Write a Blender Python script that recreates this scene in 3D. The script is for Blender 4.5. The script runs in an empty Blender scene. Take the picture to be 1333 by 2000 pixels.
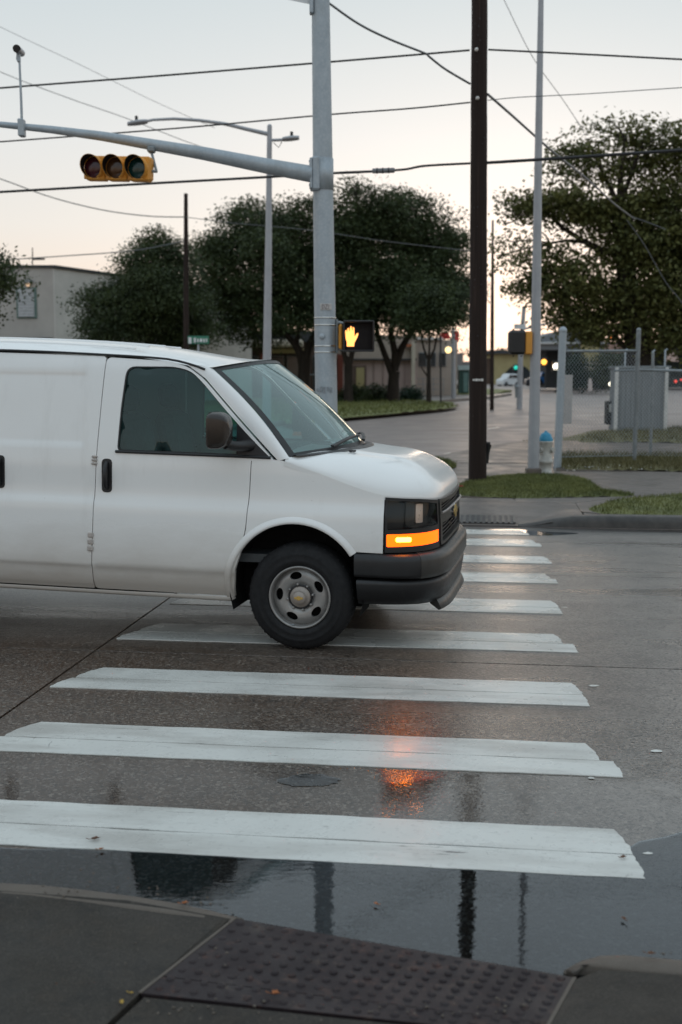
import bpy, math, random
import numpy as np
from mathutils import Vector, Matrix
from mathutils.geometry import delaunay_2d_cdt

SC = bpy.context.scene
COL = SC.collection
R = math.radians
random.seed(7)

# ------------------------------------------------------------------ camera, sky, sun, exposure
FPX, CAM_H = 2250.0, 1.95
PITCH = math.atan(273 / 2250)
cam_data = bpy.data.cameras.new('camera')
cam_data.sensor_fit = 'VERTICAL'
cam_data.sensor_height = 36.0
cam_data.sensor_width = 24.0
cam_data.lens = FPX / 2000 * 36.0
cam_data.clip_start = 0.1
cam_data.clip_end = 4000
cam_data.dof.use_dof = True
cam_data.dof.focus_distance = 7.2
cam_data.dof.aperture_fstop = 2.4
cam = bpy.data.objects.new('camera', cam_data)
cam.location = (0, 0, CAM_H)
cam.rotation_euler = (math.pi / 2 - PITCH, 0, 0)
COL.objects.link(cam)
SC.camera = cam

SUN_EL, SUN_AZ = R(2.5), R(8.5)          # the sun has just gone down a little right of straight ahead
world = bpy.data.worlds.new('World')
SC.world = world
world.use_nodes = True
wn = world.node_tree.nodes
wl = world.node_tree.links
bg = wn['Background']
sky = wn.new('ShaderNodeTexSky')
sky.sky_type = 'NISHITA'
sky.sun_disc = False
sky.sun_elevation = SUN_EL
sky.sun_rotation = SUN_AZ
sky.altitude = 20
sky.air_density = 1.0
sky.dust_density = 1.6
sky.ozone_density = 1.0
hs = wn.new('ShaderNodeHueSaturation')
hs.inputs['Saturation'].default_value = 0.52
hs.inputs['Value'].default_value = 1.0
wl.new(sky.outputs['Color'], hs.inputs['Color'])
# thin even high cloud: a pale layer over the whole dome, warmer low down
tc = wn.new('ShaderNodeTexCoord')
sep = wn.new('ShaderNodeSeparateXYZ')
wl.new(tc.outputs['Generated'], sep.inputs[0])
cr = wn.new('ShaderNodeValToRGB')
cr.color_ramp.elements[0].position = 0.0
cr.color_ramp.elements[0].color = (8.2, 5.6, 3.9, 1)
cr.color_ramp.elements[1].position = 1.0
cr.color_ramp.elements[1].color = (7.3, 8.6, 9.5, 1)
for p, c in ((0.028, (8.3, 6.2, 4.7, 1)), (0.06, (8.1, 6.8, 5.8, 1)), (0.12, (7.75, 7.5, 7.1, 1)), (0.19, (7.3, 7.5, 7.5, 1)), (0.31, (5.8, 6.6, 6.95, 1)), (0.42, (7.0, 8.2, 8.9, 1)), (0.55, (7.2, 8.3, 9.0, 1))):
    e = cr.color_ramp.elements.new(p)
    e.color = c
wl.new(sep.outputs['Z'], cr.inputs['Fac'])
mx = wn.new('ShaderNodeMix')
mx.data_type = 'RGBA'
mx.inputs[0].default_value = 0.82
wl.new(hs.outputs['Color'], mx.inputs[6])
# the half of the sky away from the sunset is a cooler blue
az = wn.new('ShaderNodeMapRange')
az.inputs['From Min'].default_value = 0.45; az.inputs['From Max'].default_value = -0.6
wl.new(sep.outputs['Y'], az.inputs['Value'])
cool = wn.new('ShaderNodeMix'); cool.data_type = 'RGBA'; cool.blend_type = 'MULTIPLY'
cool.inputs[7].default_value = (1.0, 1.04, 1.08, 1)
wl.new(az.outputs[0], cool.inputs[0]); wl.new(cr.outputs['Color'], cool.inputs[6])
wl.new(cool.outputs[2], mx.inputs[7])
wl.new(mx.outputs[2], bg.inputs['Color'])
bg.inputs['Strength'].default_value = 0.119

sun_data = bpy.data.lights.new('sun', 'SUN')
sun_data.energy = 0.12
sun_data.angle = R(12)
sun_data.color = (1.0, 0.72, 0.5)
sun = bpy.data.objects.new('sun', sun_data)
sd = Vector((math.sin(SUN_AZ) * math.cos(SUN_EL), math.cos(SUN_AZ) * math.cos(SUN_EL), math.sin(SUN_EL)))
sun.rotation_euler = (-sd).to_track_quat('-Z', 'Y').to_euler()
sun.location = (20, 90, 40)
COL.objects.link(sun)

SC.view_settings.view_transform = 'Standard'
SC.view_settings.look = 'None'
SC.view_settings.gamma = 1.0
SC.view_settings.use_curve_mapping = False
SC.view_settings.exposure = 0.0
SC.render.engine = 'CYCLES'
SC.cycles.max_bounces = 8
SC.cycles.transparent_max_bounces = 16
SC.cycles.use_denoising = True

# ------------------------------------------------------------------ helpers
def ray(px, py):
    dx = (px - 666.5) / FPX
    dy = -(py - 1000) / FPX
    return Vector((dx, math.cos(PITCH) + dy * math.sin(PITCH), -math.sin(PITCH) + dy * math.cos(PITCH)))

def G(px, py, z=0.0):
    r = ray(px, py)
    t = (z - CAM_H) / r.z
    return Vector((r.x * t, r.y * t, z))

def D(px, py, Y):
    r = ray(px, py)
    t = Y / r.y
    return Vector((r.x * t, Y, CAM_H + r.z * t))

SA = R(7.2)                                     # the street runs a little across the view
UX, UY = math.cos(SA), -math.sin(SA)
VX, VY = math.sin(SA), math.cos(SA)
def S(u, v, z=0.0):
    return Vector((u * UX + v * VX, u * UY + v * VY, z))

WM = {}
def wm(o):
    return WM.get(o.name, Matrix.Identity(4)) if o else Matrix.Identity(4)

def tag(o, label=None, cat=None, group=None, kind=None):
    if label: o['label'] = label
    if cat: o['category'] = cat
    if group: o['group'] = group
    if kind: o['kind'] = kind
    return o

def thing(name, label, cat, loc=(0, 0, 0), rotz=0.0, group=None):
    o = bpy.data.objects.new(name, None)
    COL.objects.link(o)
    o.empty_display_size = 0.2
    o.location = loc
    o.rotation_euler = (0, 0, rotz)
    WM[o.name] = Matrix.Translation(Vector(loc)) @ Matrix.Rotation(rotz, 4, 'Z')
    return tag(o, label, cat, group)

def copy_tree(o, parent=None):
    c = o.copy()
    COL.objects.link(c)
    if parent: c.parent = parent
    for ch in list(o.children):
        copy_tree(ch, c)
    return c

class MB:
    def __init__(self):
        self.v, self.f, self.sm, self.nr = [], [], [], {}
    def add(self, vs, fs, smooth=False):
        b = len(self.v)
        self.v += [tuple(p) for p in vs]
        for q in fs:
            self.f.append(tuple(b + i for i in q))
            self.sm.append(smooth)
        return self
    def box(self, c, s, rz=0.0, rx=0.0, ry=0.0):
        m = Matrix.Translation(Vector(c)) @ Matrix.Rotation(rz, 4, 'Z') @ Matrix.Rotation(ry, 4, 'Y') @ Matrix.Rotation(rx, 4, 'X')
        hx, hy, hz = s[0] / 2, s[1] / 2, s[2] / 2
        vs = [m @ Vector((x, y, z)) for x in (-hx, hx) for y in (-hy, hy) for z in (-hz, hz)]
        return self.add(vs, [(0, 1, 3, 2), (4, 6, 7, 5), (0, 4, 5, 1), (2, 3, 7, 6), (0, 2, 6, 4), (1, 5, 7, 3)])
    def bbox(self, c, s, bev=0.02, rz=0.0, rx=0.0, ry=0.0):
        """a box with chamfered edges"""
        m = Matrix.Translation(Vector(c)) @ Matrix.Rotation(rz, 4, 'Z') @ Matrix.Rotation(ry, 4, 'Y') @ Matrix.Rotation(rx, 4, 'X')
        h = [s[0] / 2, s[1] / 2, s[2] / 2]
        b = min(bev, min(h) * 0.9)
        vs, ix = [], {}
        for sx in (-1, 1):
            for sy in (-1, 1):
                for sz in (-1, 1):
                    sg = (sx, sy, sz)
                    for ax in range(3):
                        p = [sg[k] * (h[k] - (0 if k == ax else b)) for k in range(3)]
                        ix[(sg, ax)] = len(vs)
                        vs.append(m @ Vector(p))
        fs = []
        for ax in range(3):
            o1, o2 = (ax + 1) % 3, (ax + 2) % 3
            for s_ in (-1, 1):
                q = []
                for a, c2 in ((-1, -1), (1, -1), (1, 1), (-1, 1)):
                    sg = [0, 0, 0]; sg[ax] = s_; sg[o1] = a; sg[o2] = c2
                    q.append(ix[(tuple(sg), ax)])
                fs.append(tuple(q if s_ > 0 else q[::-1]))
        for ax in range(3):
            o1, o2 = (ax + 1) % 3, (ax + 2) % 3
            for a in (-1, 1):
                for c2 in (-1, 1):
                    g0 = [0, 0, 0]; g0[o1] = a; g0[o2] = c2
                    g1 = list(g0); g0[ax] = -1; g1[ax] = 1
                    g0, g1 = tuple(g0), tuple(g1)
                    q = (ix[(g0, o1)], ix[(g1, o1)], ix[(g1, o2)], ix[(g0, o2)])
                    fs.append(q if a * c2 < 0 else q[::-1])
        for sx in (-1, 1):
            for sy in (-1, 1):
                for sz in (-1, 1):
                    sg = (sx, sy, sz)
                    q = (ix[(sg, 0)], ix[(sg, 1)], ix[(sg, 2)])
                    fs.append(q if sx * sy * sz > 0 else q[::-1])
        return self.add(vs, fs)
    def tube(self, pts, rad, n=10, cap=True, smooth=True):
        pts = [Vector(p) for p in pts]
        k = len(pts)
        rr = rad if isinstance(rad, (list, tuple)) else [rad] * k
        d0 = (pts[1] - pts[0]).normalized()
        up = Vector((0, 0, 1)) if abs(d0.z) < 0.9 else Vector((1, 0, 0))
        nx = d0.cross(up).normalized()
        vs = []
        for i, p in enumerate(pts):
            d = (pts[min(i + 1, k - 1)] - pts[max(i - 1, 0)]).normalized()
            nx = (nx - d * nx.dot(d)).normalized()
            ny = d.cross(nx)
            for j in range(n):
                a = 2 * math.pi * j / n
                vs.append(p + (nx * math.cos(a) + ny * math.sin(a)) * rr[i])
        fs = [(i * n + j, i * n + (j + 1) % n, (i + 1) * n + (j + 1) % n, (i + 1) * n + j) for i in range(k - 1) for j in range(n)]
        self.add(vs, fs, smooth)
        if cap:
            self.add(vs[:n], [tuple(range(n))[::-1]])
            self.add(vs[-n:], [tuple(range(n))])
        return self
    def cyl(self, a, b, r0, r1=None, n=16, smooth=True):
        return self.tube([a, b], [r0, r0 if r1 is None else r1], n, True, smooth)
    def lathe(self, prof, m=None, n=32, smooth=True):
        """prof: (radius, height) about local Z, m places it"""
        m = m or Matrix.Identity(4)
        vs = [m @ Vector((r * math.cos(2 * math.pi * j / n), r * math.sin(2 * math.pi * j / n), z)) for r, z in prof for j in range(n)]
        fs = [(i * n + j, i * n + (j + 1) % n, (i + 1) * n + (j + 1) % n, (i + 1) * n + j) for i in range(len(prof) - 1) for j in range(n)]
        return self.add(vs, fs, smooth)
    def ball(self, c, r, n=12, sz=1.0):
        prof = [(max(1e-4, r * math.sin(math.pi * i / n)), -r * sz * math.cos(math.pi * i / n)) for i in range(n + 1)]
        return self.lathe(prof, Matrix.Translation(Vector(c)), n * 2)
    def prism(self, pts, d):
        """closed planar outline (3-D points) pushed along vector d"""
        d = Vector(d)
        k = len(pts)
        a = [Vector(p) for p in pts]
        b = [p + d for p in a]
        self.add(a + b, [tuple(range(k))[::-1], tuple(range(k, 2 * k))] + [(i, (i + 1) % k, k + (i + 1) % k, k + i) for i in range(k)])
        return self
    def build(self, name, mat, parent=None, autosmooth=None, local=False):
        me = bpy.data.meshes.new(name)
        vs = self.v
        if parent is not None and not local:
            mi = wm(parent).inverted()
            vs = [tuple(mi @ Vector(p)) for p in vs]
        me.from_pydata(vs, [], self.f)
        me.polygons.foreach_set('use_smooth', self.sm)
        me.materials.append(mat)
        me.update()
        if self.nr:                      # true normals of the surface the net lies on
            me.normals_split_custom_set_from_vertices([self.nr.get(i, (0, 0, 0)) for i in range(len(vs))])
        o = bpy.data.objects.new(name, me)
        COL.objects.link(o)
        if parent is not None:
            o.parent = parent
            WM[o.name] = wm(parent)
        return o

def in_poly(p, poly):
    x, y = p
    c = False
    j = len(poly) - 1
    for i in range(len(poly)):
        xi, yi = poly[i]
        xj, yj = poly[j]
        if (yi > y) != (yj > y) and x < (xj - xi) * (y - yi) / (yj - yi) + xi:
            c = not c
        j = i
    return c

def resample(poly, step):
    out = []
    k = len(poly)
    for i in range(k):
        a, b = poly[i], poly[(i + 1) % k]
        L = math.hypot(b[0] - a[0], b[1] - a[1])
        m = max(1, int(math.ceil(L / step)))
        for j in range(m):
            out.append((a[0] + (b[0] - a[0]) * j / m, a[1] + (b[1] - a[1]) * j / m))
    return out

def smooth_poly(pts, n=6, closed=True):
    """Catmull-Rom through the points"""
    out = []
    k = len(pts)
    for i in range(k if closed else k - 1):
        p0, p1, p2, p3 = (pts[(i + d) % k] if closed else pts[min(max(i + d, 0), k - 1)] for d in (-1, 0, 1, 2))
        for j in range(n):
            t = j / n
            out.append(tuple(0.5 * (2 * p1[q] + (p2[q] - p0[q]) * t + (2 * p0[q] - 5 * p1[q] + 4 * p2[q] - p3[q]) * t * t + (3 * p1[q] - p0[q] - 3 * p2[q] + p3[q]) * t ** 3) for q in range(len(p1))))
    if not closed: out.append(tuple(pts[-1]))
    return out

def round_poly(pts, r, n=5):
    """rounds the corners of a polygon; r one radius or one per corner"""
    out = []
    k = len(pts)
    for i in range(k):
        ri = r[i] if isinstance(r, (list, tuple)) else r
        p = Vector(pts[i]); a = Vector(pts[i - 1]); b = Vector(pts[(i + 1) % k])
        da, db = (a - p), (b - p)
        q = min(ri, da.length * 0.48, db.length * 0.48)
        if q < 1e-5:
            out.append(tuple(p)); continue
        s, e = p + da.normalized() * q, p + db.normalized() * q
        for j in range(n + 1):
            t = j / n
            w = s * (1 - t) ** 2 + p * 2 * t * (1 - t) + e * t * t
            out.append((w.x, w.y))
    return out

def cdt_panel(mb, outline, holes, step, fmap, flange=0.0, inward=None, flip=False, smooth=True):
    """2-D outline with holes, filled with a fine triangle net and mapped to a surface; edges folded inward"""
    ol = resample(outline, step)
    hl = [resample(h_, step) for h_ in holes]
    loops = [ol] + hl
    vs, edges, bl = [], [], []
    for lp in loops:
        b = len(vs)
        vs += lp
        edges += [(b + i, b + (i + 1) % len(lp)) for i in range(len(lp))]
        bl.append((b, len(lp)))
    xs = [p[0] for p in ol]; ys = [p[1] for p in ol]
    bp = np.array(vs)
    nx = int((max(xs) - min(xs)) / step); ny = int((max(ys) - min(ys)) / step)
    for i in range(1, nx + 1):
        for j in range(1, ny + 1):
            p = (min(xs) + (i - 0.5 * (j % 2)) * step, min(ys) + j * step * 0.95)
            if not in_poly(p, ol) or any(in_poly(p, h_) for h_ in hl): continue
            if np.min((bp[:, 0] - p[0]) ** 2 + (bp[:, 1] - p[1]) ** 2) < (0.55 * step) ** 2: continue
            vs.append(p)
    r = delaunay_2d_cdt([Vector(p) for p in vs], edges, [], 0, 1e-6)
    co = [(p.x, p.y) for p in r[0]]
    fs = []
    for t in r[2]:
        c = (sum(co[i][0] for i in t) / 3, sum(co[i][1] for i in t) / 3)
        if in_poly(c, ol) and not any(in_poly(c, h_) for h_ in hl):
            fs.append(tuple(t)[::-1] if flip else tuple(t))
    pv = [Vector(fmap(*p)) for p in co]
    base = len(mb.v)
    mb.add(pv, fs, smooth)
    if smooth and flange:
        q = fs[len(fs) // 2]
        fn = (pv[q[1]] - pv[q[0]]).cross(pv[q[2]] - pv[q[0]])
        for i, (x, y) in enumerate(co):
            e = .012
            n_ = (Vector(fmap(x + e, y)) - Vector(fmap(x - e, y))).cross(Vector(fmap(x, y + e)) - Vector(fmap(x, y - e)))
            if n_.length < 1e-12: continue
            n_.normalize()
            mb.nr[base + i] = tuple(n_ if n_.dot(fn) > 0 else -n_)
    if flange and inward:
        for b, k in bl:
            a = [Vector(fmap(*vs[b + i])) for i in range(k)]
            c = [a[i] + Vector(inward(*vs[b + i])) * flange for i in range(k)]
            mb.add(a + c, [(i, (i + 1) % k, k + (i + 1) % k, k + i) for i in range(k)], False)
    return mb

def lerp_tab(tab, x):
    if x <= tab[0][0]: return tab[0][1]
    for (a, fa), (b, fb) in zip(tab, tab[1:]):
        if x <= b:
            t = (x - a) / (b - a)
            return fa + (fb - fa) * t
    return tab[-1][1]
def smooth_tab(tab, x):
    """monotone-ish cubic through a table"""
    if x <= tab[0][0]: return tab[0][1]
    if x >= tab[-1][0]: return tab[-1][1]
    for i in range(len(tab) - 1):
        if x <= tab[i + 1][0]:
            x0, y0 = tab[i]; x1, y1 = tab[i + 1]
            h_ = x1 - x0
            d = (y1 - y0) / h_
            dm = (tab[i][1] - tab[i - 1][1]) / (tab[i][0] - tab[i - 1][0]) if i > 0 else d
            dp = (tab[i + 2][1] - tab[i + 1][1]) / (tab[i + 2][0] - tab[i + 1][0]) if i + 2 < len(tab) else d
            m0 = 0 if dm * d <= 0 else 2 * dm * d / (dm + d)
            m1 = 0 if dp * d <= 0 else 2 * dp * d / (dp + d)
            t = (x - x0) / h_
            return (2 * t ** 3 - 3 * t * t + 1) * y0 + (t ** 3 - 2 * t * t + t) * h_ * m0 + (-2 * t ** 3 + 3 * t * t) * y1 + (t ** 3 - t * t) * h_ * m1

# ------------------------------------------------------------------ materials
class NT:
    def __init__(self, name):
        self.m = bpy.data.materials.new(name)
        self.m.use_nodes = True
        self.t = self.m.node_tree
        self.n = self.t.nodes
        self.l = self.t.links
        self.b = self.n['Principled BSDF']
        self.out = self.n['Material Output']
        self.geo = None
    def pos(self):
        if not self.geo: self.geo = self.n.new('ShaderNodeNewGeometry')
        return self.geo.outputs['Position']
    def obj(self):
        return self.n.new('ShaderNodeTexCoord').outputs['Object']
    def put(self, sock, v):
        if isinstance(v, bpy.types.NodeSocket): self.l.new(v, sock)
        elif isinstance(v, tuple) and len(v) == 3 and sock.type == 'RGBA': sock.default_value = (*v, 1)
        else: sock.default_value = v
    def set(self, **k):
        for a, v in k.items(): self.put(self.b.inputs[a.replace('_', ' ')], v)
        return self
    def noise(self, scale, detail=4, rough=0.55, vec=None, stretch=None, dist=0.0):
        x = self.n.new('ShaderNodeTexNoise')
        v = vec or self.pos()
        if stretch:
            mp = self.n.new('ShaderNodeMapping'); mp.inputs['Scale'].default_value = stretch
            self.l.new(v, mp.inputs[0]); v = mp.outputs[0]
        self.l.new(v, x.inputs['Vector'])
        x.inputs['Scale'].default_value = scale; x.inputs['Detail'].default_value = detail
        x.inputs['Roughness'].default_value = rough; x.inputs['Distortion'].default_value = dist
        return x.outputs['Fac']
    def cells(self, scale, vec=None):
        x = self.n.new('ShaderNodeTexVoronoi')
        self.l.new(vec or self.pos(), x.inputs['Vector']); x.inputs['Scale'].default_value = scale
        y = self.n.new('ShaderNodeSeparateColor'); self.l.new(x.outputs['Color'], y.inputs[0])
        return y.outputs[0]
    def vor(self, scale, feature='F1', vec=None):
        x = self.n.new('ShaderNodeTexVoronoi'); x.feature = feature
        self.l.new(vec or self.pos(), x.inputs['Vector']); x.inputs['Scale'].default_value = scale
        return x.outputs['Distance']
    def ramp(self, fac, stops):
        x = self.n.new('ShaderNodeValToRGB')
        el = x.color_ramp.elements
        while len(el) < len(stops): el.new(0.5)
        for e, (p, c) in zip(el, stops):
            e.position = p
            e.color = (c, c, c, 1) if not isinstance(c, tuple) else (*c[:3], 1)
        self.l.new(fac, x.inputs[0])
        return x.outputs[0]
    def mix(self, fac, a, b):
        x = self.n.new('ShaderNodeMix'); x.data_type = 'RGBA'
        self.put(x.inputs[0], fac); self.put(x.inputs[6], a); self.put(x.inputs[7], b)
        return x.outputs[2]
    def math(self, op, a, b=0.0, c=None, clamp=False):
        x = self.n.new('ShaderNodeMath'); x.operation = op; x.use_clamp = clamp
        self.put(x.inputs[0], a); self.put(x.inputs[1], b)
        if c is not None: self.put(x.inputs[2], c)
        return x.outputs[0]
    def dot(self, vec):
        x = self.n.new('ShaderNodeVectorMath'); x.operation = 'DOT_PRODUCT'
        self.l.new(self.pos(), x.inputs[0]); x.inputs[1].default_value = vec
        return x.outputs['Value']
    def bump(self, h_, strength=0.3, dist=0.01):
        x = self.n.new('ShaderNodeBump')
        self.put(x.inputs['Strength'], strength); x.inputs['Distance'].default_value = dist
        self.l.new(h_, x.inputs['Height']); self.l.new(x.outputs[0], self.b.inputs['Normal'])
        return self

def simple(name, col, rough=0.6, metal=0.0, var=0.15, scale=6.0, bump=0.0, bscale=80.0, spec=0.5, stretch=None):
    t = NT(name)
    f = t.noise(scale, 5, 0.6, t.obj(), stretch)
    a = tuple(c * (1 - var) for c in col); b = tuple(min(1, c * (1 + var)) for c in col)
    t.set(Base_Color=t.ramp(f, [(0.3, a), (0.7, b)]), Metallic=metal, Specular_IOR_Level=spec)
    t.set(Roughness=t.ramp(t.noise(scale * 3, 4, 0.6, t.obj(), stretch), [(0.3, max(0.02, rough * 0.85)), (0.7, min(1, rough * 1.15))]))
    if bump: t.bump(t.noise(bscale, 4, 0.6, t.obj(), stretch), bump, 0.01)
    return t.m

def emit(name, col, strength):
    t = NT(name)
    t.set(Base_Color=tuple(min(0.8, c * 0.6) for c in col), Emission_Color=col, Emission_Strength=strength, Roughness=0.4)
    return t.m

M = {}
def mats():
    # --- road concrete: aged, damp, glossier where the water lies (gutter side and wheel paths)
    t = NT('road_concrete')
    v = t.dot((VX, VY, 0)); u = t.dot((UX, UY, 0))
    cx = t.n.new('ShaderNodeCombineXYZ'); t.l.new(u, cx.inputs[0]); t.l.new(v, cx.inputs[1]); uvw = cx.outputs[0]
    big = t.noise(0.7, 5, 0.6); mid = t.noise(3.2, 6, 0.65); fine = t.noise(48, 3, 0.6); grit = t.cells(92); grit2 = t.cells(58)
    trk = t.noise(1.5, 5, 0.62, uvw, (0.14, 1.0, 1), 0.4)                       # traffic film drawn out along the lane
    c = t.mix(big, (0.050, 0.030, 0.018), (0.084, 0.059, 0.041))
    c = t.mix(t.ramp(trk, [(0.42, 0.0), (0.62, 0.55)]), c, (0.115, 0.085, 0.064))
    pale_sheen = t.math('MAXIMUM', t.ramp(t.math('ADD', t.math('MULTIPLY_ADD', v, 0.34, -2.3), t.math('MULTIPLY_ADD', trk, 1.6, -0.8)), [(0.0, 0.0), (1.0, 1.0)]),
                 t.ramp(t.math('ADD', t.math('MULTIPLY_ADD', u, 0.8, -0.05), t.math('MULTIPLY_ADD', mid, 1.0, -0.5)), [(0.0, 0.0), (1.0, 0.85)]))
    c = t.mix(t.math('MULTIPLY', pale_sheen, 0.85), c, t.mix(trk, (0.15, 0.126, 0.110), (0.285, 0.25, 0.225)))  # paler concrete; wet sky sheen beyond the van lightened into its colour
    left = t.ramp(t.math('ADD', t.math('MULTIPLY_ADD', u, -0.4, -0.1), t.math('MULTIPLY_ADD', mid, 1.2, -0.6)), [(0.0, 0.0), (1.0, 1.0)])
    c = t.mix(t.math('MULTIPLY', left, t.math('MULTIPLY_ADD', pale_sheen, -0.6, 0.65)), c, (0.066, 0.030, 0.013))
    c = t.mix(t.ramp(mid, [(0.28, 0.55), (0.52, 0.0)]), c, (0.026, 0.021, 0.018))
    # aggregate: pale and dark stones bared by the traffic
    c = t.mix(t.ramp(grit, [(0.60, 0.0), (0.95, 0.60)]), c, (0.21, 0.18, 0.155))
    c = t.mix(t.ramp(grit, [(0.02, 0.75), (0.35, 0.0)]), c, (0.012, 0.010, 0.009))
    c = t.mix(t.ramp(grit2, [(0.93, 0.0), (0.98, 0.6)]), c, (0.27, 0.23, 0.19))
    c = t.mix(t.ramp(grit2, [(0.03, 0.7), (0.06, 0.0)]), c, (0.012, 0.010, 0.009))
    # shade under the far kerb, painted as a dark strip along the gutter
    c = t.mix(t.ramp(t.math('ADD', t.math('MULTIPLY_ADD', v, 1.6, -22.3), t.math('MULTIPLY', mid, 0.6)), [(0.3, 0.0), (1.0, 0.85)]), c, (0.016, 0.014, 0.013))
    # hairline cracks
    dv = t.n.new('ShaderNodeVectorMath'); dv.operation = 'ADD'
    nz = t.n.new('ShaderNodeTexNoise'); nz.inputs['Scale'].default_value = 2.2; nz.inputs['Detail'].default_value = 6; t.l.new(t.pos(), nz.inputs['Vector'])
    t.l.new(t.pos(), dv.inputs[0]); t.l.new(nz.outputs['Color'], dv.inputs[1])
    ck = t.vor(0.42, 'DISTANCE_TO_EDGE', dv.outputs[0])
    c = t.mix(t.math('MULTIPLY', t.ramp(ck, [(0.0015, 0.85), (0.005, 0.0)]), t.ramp(big, [(0.5, 0.0), (0.58, 1.0)])), c, (0.010, 0.009, 0.008))
    # wetness: standing film near the gutter, damp patches further out
    g1 = t.math('MULTIPLY_ADD', v, -0.8, 5.25)
    wob = t.math('MULTIPLY_ADD', mid, 1.5, -0.75)
    wet = t.math('ADD', g1, wob, clamp=True)
    patch = t.ramp(trk, [(0.50, 0.0), (0.68, 0.65)])
    wet2 = t.math('MAXIMUM', wet, patch)
    t.set(Base_Color=t.mix(t.math('MULTIPLY', wet2, 0.30), c, (0.024, 0.020, 0.018)))
    rg = t.ramp(wet2, [(0.0, 0.33), (0.5, 0.21), (1.0, 0.055)])
    t.set(Roughness=rg, Specular_IOR_Level=0.8)
    hgt = t.math('ADD', t.math('MULTIPLY', fine, 0.7), t.math('MULTIPLY', grit, 0.3))
    t.bump(hgt, t.ramp(wet2, [(0.0, 0.6), (0.6, 0.4), (1.0, 0.07)]), 0.010)
    M['road'] = t.m
    # --- far asphalt, pinkish grey and damp
    t = NT('street_asphalt')
    c = t.mix(t.noise(0.25, 5, 0.6, None, (1, 0.7, 1)), (0.155, 0.118, 0.104), (0.235, 0.188, 0.168))
    c = t.mix(t.ramp(t.noise(1.4, 5, 0.6), [(0.3, 0.5), (0.6, 0.0)]), c, (0.085, 0.07, 0.064))
    t.set(Base_Color=c, Roughness=t.ramp(t.noise(0.5, 4, 0.6), [(0.35, 0.42), (0.7, 0.62)]), Specular_IOR_Level=0.5)
    t.bump(t.noise(60, 3, 0.6), 0.15, 0.006)
    M['asphalt'] = t.m
    M['tar'] = simple('tar', (0.012, 0.011, 0.011), 0.35, 0, 0.3, 8)
    # --- pavement concrete (far corner, fairly light) and foreground concrete (dark, wet)
    t = NT('pavement_concrete')
    c = t.mix(t.noise(1.3, 6, 0.62), (0.085, 0.066, 0.055), (0.15, 0.122, 0.104))
    c = t.mix(t.ramp(t.noise(5, 6, 0.7), [(0.3, 0.6), (0.55, 0.0)]), c, (0.06, 0.052, 0.047))
    t.set(Base_Color=c, Roughness=t.ramp(t.noise(2, 4), [(0.35, 0.38), (0.65, 0.6)]), Specular_IOR_Level=0.45)
    t.bump(t.noise(70, 5, 0.65), 0.25, 0.006)
    M['pave'] = t.m
    t = NT('dark_pavement_concrete')
    fine = t.noise(140, 4, 0.75)
    c = t.mix(t.noise(2.6, 6, 0.65), (0.016, 0.0135, 0.011), (0.040, 0.033, 0.0255))
    c = t.mix(t.ramp(t.noise(6, 6, 0.7), [(0.55, 0.0), (0.75, 0.6)]), c, (0.066, 0.050, 0.037))
    c = t.mix(t.ramp(fine, [(0.52, 0.0), (0.68, 0.7)]), c, (0.10, 0.085, 0.068))
    c = t.mix(t.ramp(fine, [(0.30, 0.8), (0.44, 0.0)]), c, (0.007, 0.0065, 0.006))
    c = t.mix(t.ramp(t.noise(9, 6, 0.7), [(0.28, 0.7), (0.5, 0.0)]), c, (0.010, 0.0098, 0.0095))
    t.set(Base_Color=c, Roughness=t.ramp(t.noise(3, 5), [(0.35, 0.5), (0.65, 0.75)]), Specular_IOR_Level=0.3)
    t.bump(t.math('ADD', t.math('MULTIPLY', fine, 0.6), t.noise(35, 5, 0.65)), 0.5, 0.008)
    M['darkpave'] = t.m
    t = NT('kerb_concrete')
    c = t.mix(t.noise(4, 6, 0.65), (0.036, 0.031, 0.027), (0.075, 0.065, 0.057))
    c = t.mix(t.ramp(t.noise(7, 6, 0.7), [(0.35, 0.8), (0.6, 0.0)]), c, (0.018, 0.016, 0.0145))
    t.set(Base_Color=c, Roughness=0.5)
    t.bump(t.noise(60, 5, 0.65), 0.3, 0.006)
    M['kerb'] = t.m
    t = NT('foreground_kerb_concrete')
    c = t.mix(t.noise(7, 6, 0.65), (0.06, 0.046, 0.035), (0.115, 0.09, 0.07))
    c = t.mix(t.ramp(t.noise(160, 3, 0.6), [(0.4, 0.0), (0.8, 0.6)]), c, (0.13, 0.11, 0.09))
    t.set(Base_Color=c, Roughness=0.6)
    t.bump(t.noise(90, 5, 0.65), 0.4, 0.006)
    M['fkerb'] = t.m
    # --- road paint: worn thermoplastic
    t = NT('road_paint')
    v = t.dot((VX, VY, 0)); u = t.dot((UX, UY, 0))
    cx = t.n.new('ShaderNodeCombineXYZ'); t.l.new(u, cx.inputs[0]); t.l.new(v, cx.inputs[1]); uvw = cx.outputs[0]
    c = t.mix(t.noise(2.2, 6, 0.65), (0.51, 0.505, 0.475), (0.645, 0.64, 0.60))
    c = t.mix(t.ramp(t.noise(2.6, 5, 0.6, uvw, (0.35, 1.6, 1)), [(0.47, 0.0), (0.66, 0.75)]), c, (0.36, 0.345, 0.315))      # tyre film
    c = t.mix(t.ramp(t.cells(70), [(0.86, 0.0), (0.98, 0.22)]), c, (0.27, 0.265, 0.25))
    scr = t.noise(9, 6, 0.7, uvw, (0.30, 3.2, 1), 1.2)
    c = t.mix(t.math('MULTIPLY', t.ramp(scr, [(0.33, 0.9), (0.375, 0.0)]), t.ramp(t.noise(1.3, 3), [(0.42, 0.0), (0.55, 1.0)])), c, (0.09, 0.085, 0.08))
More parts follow.
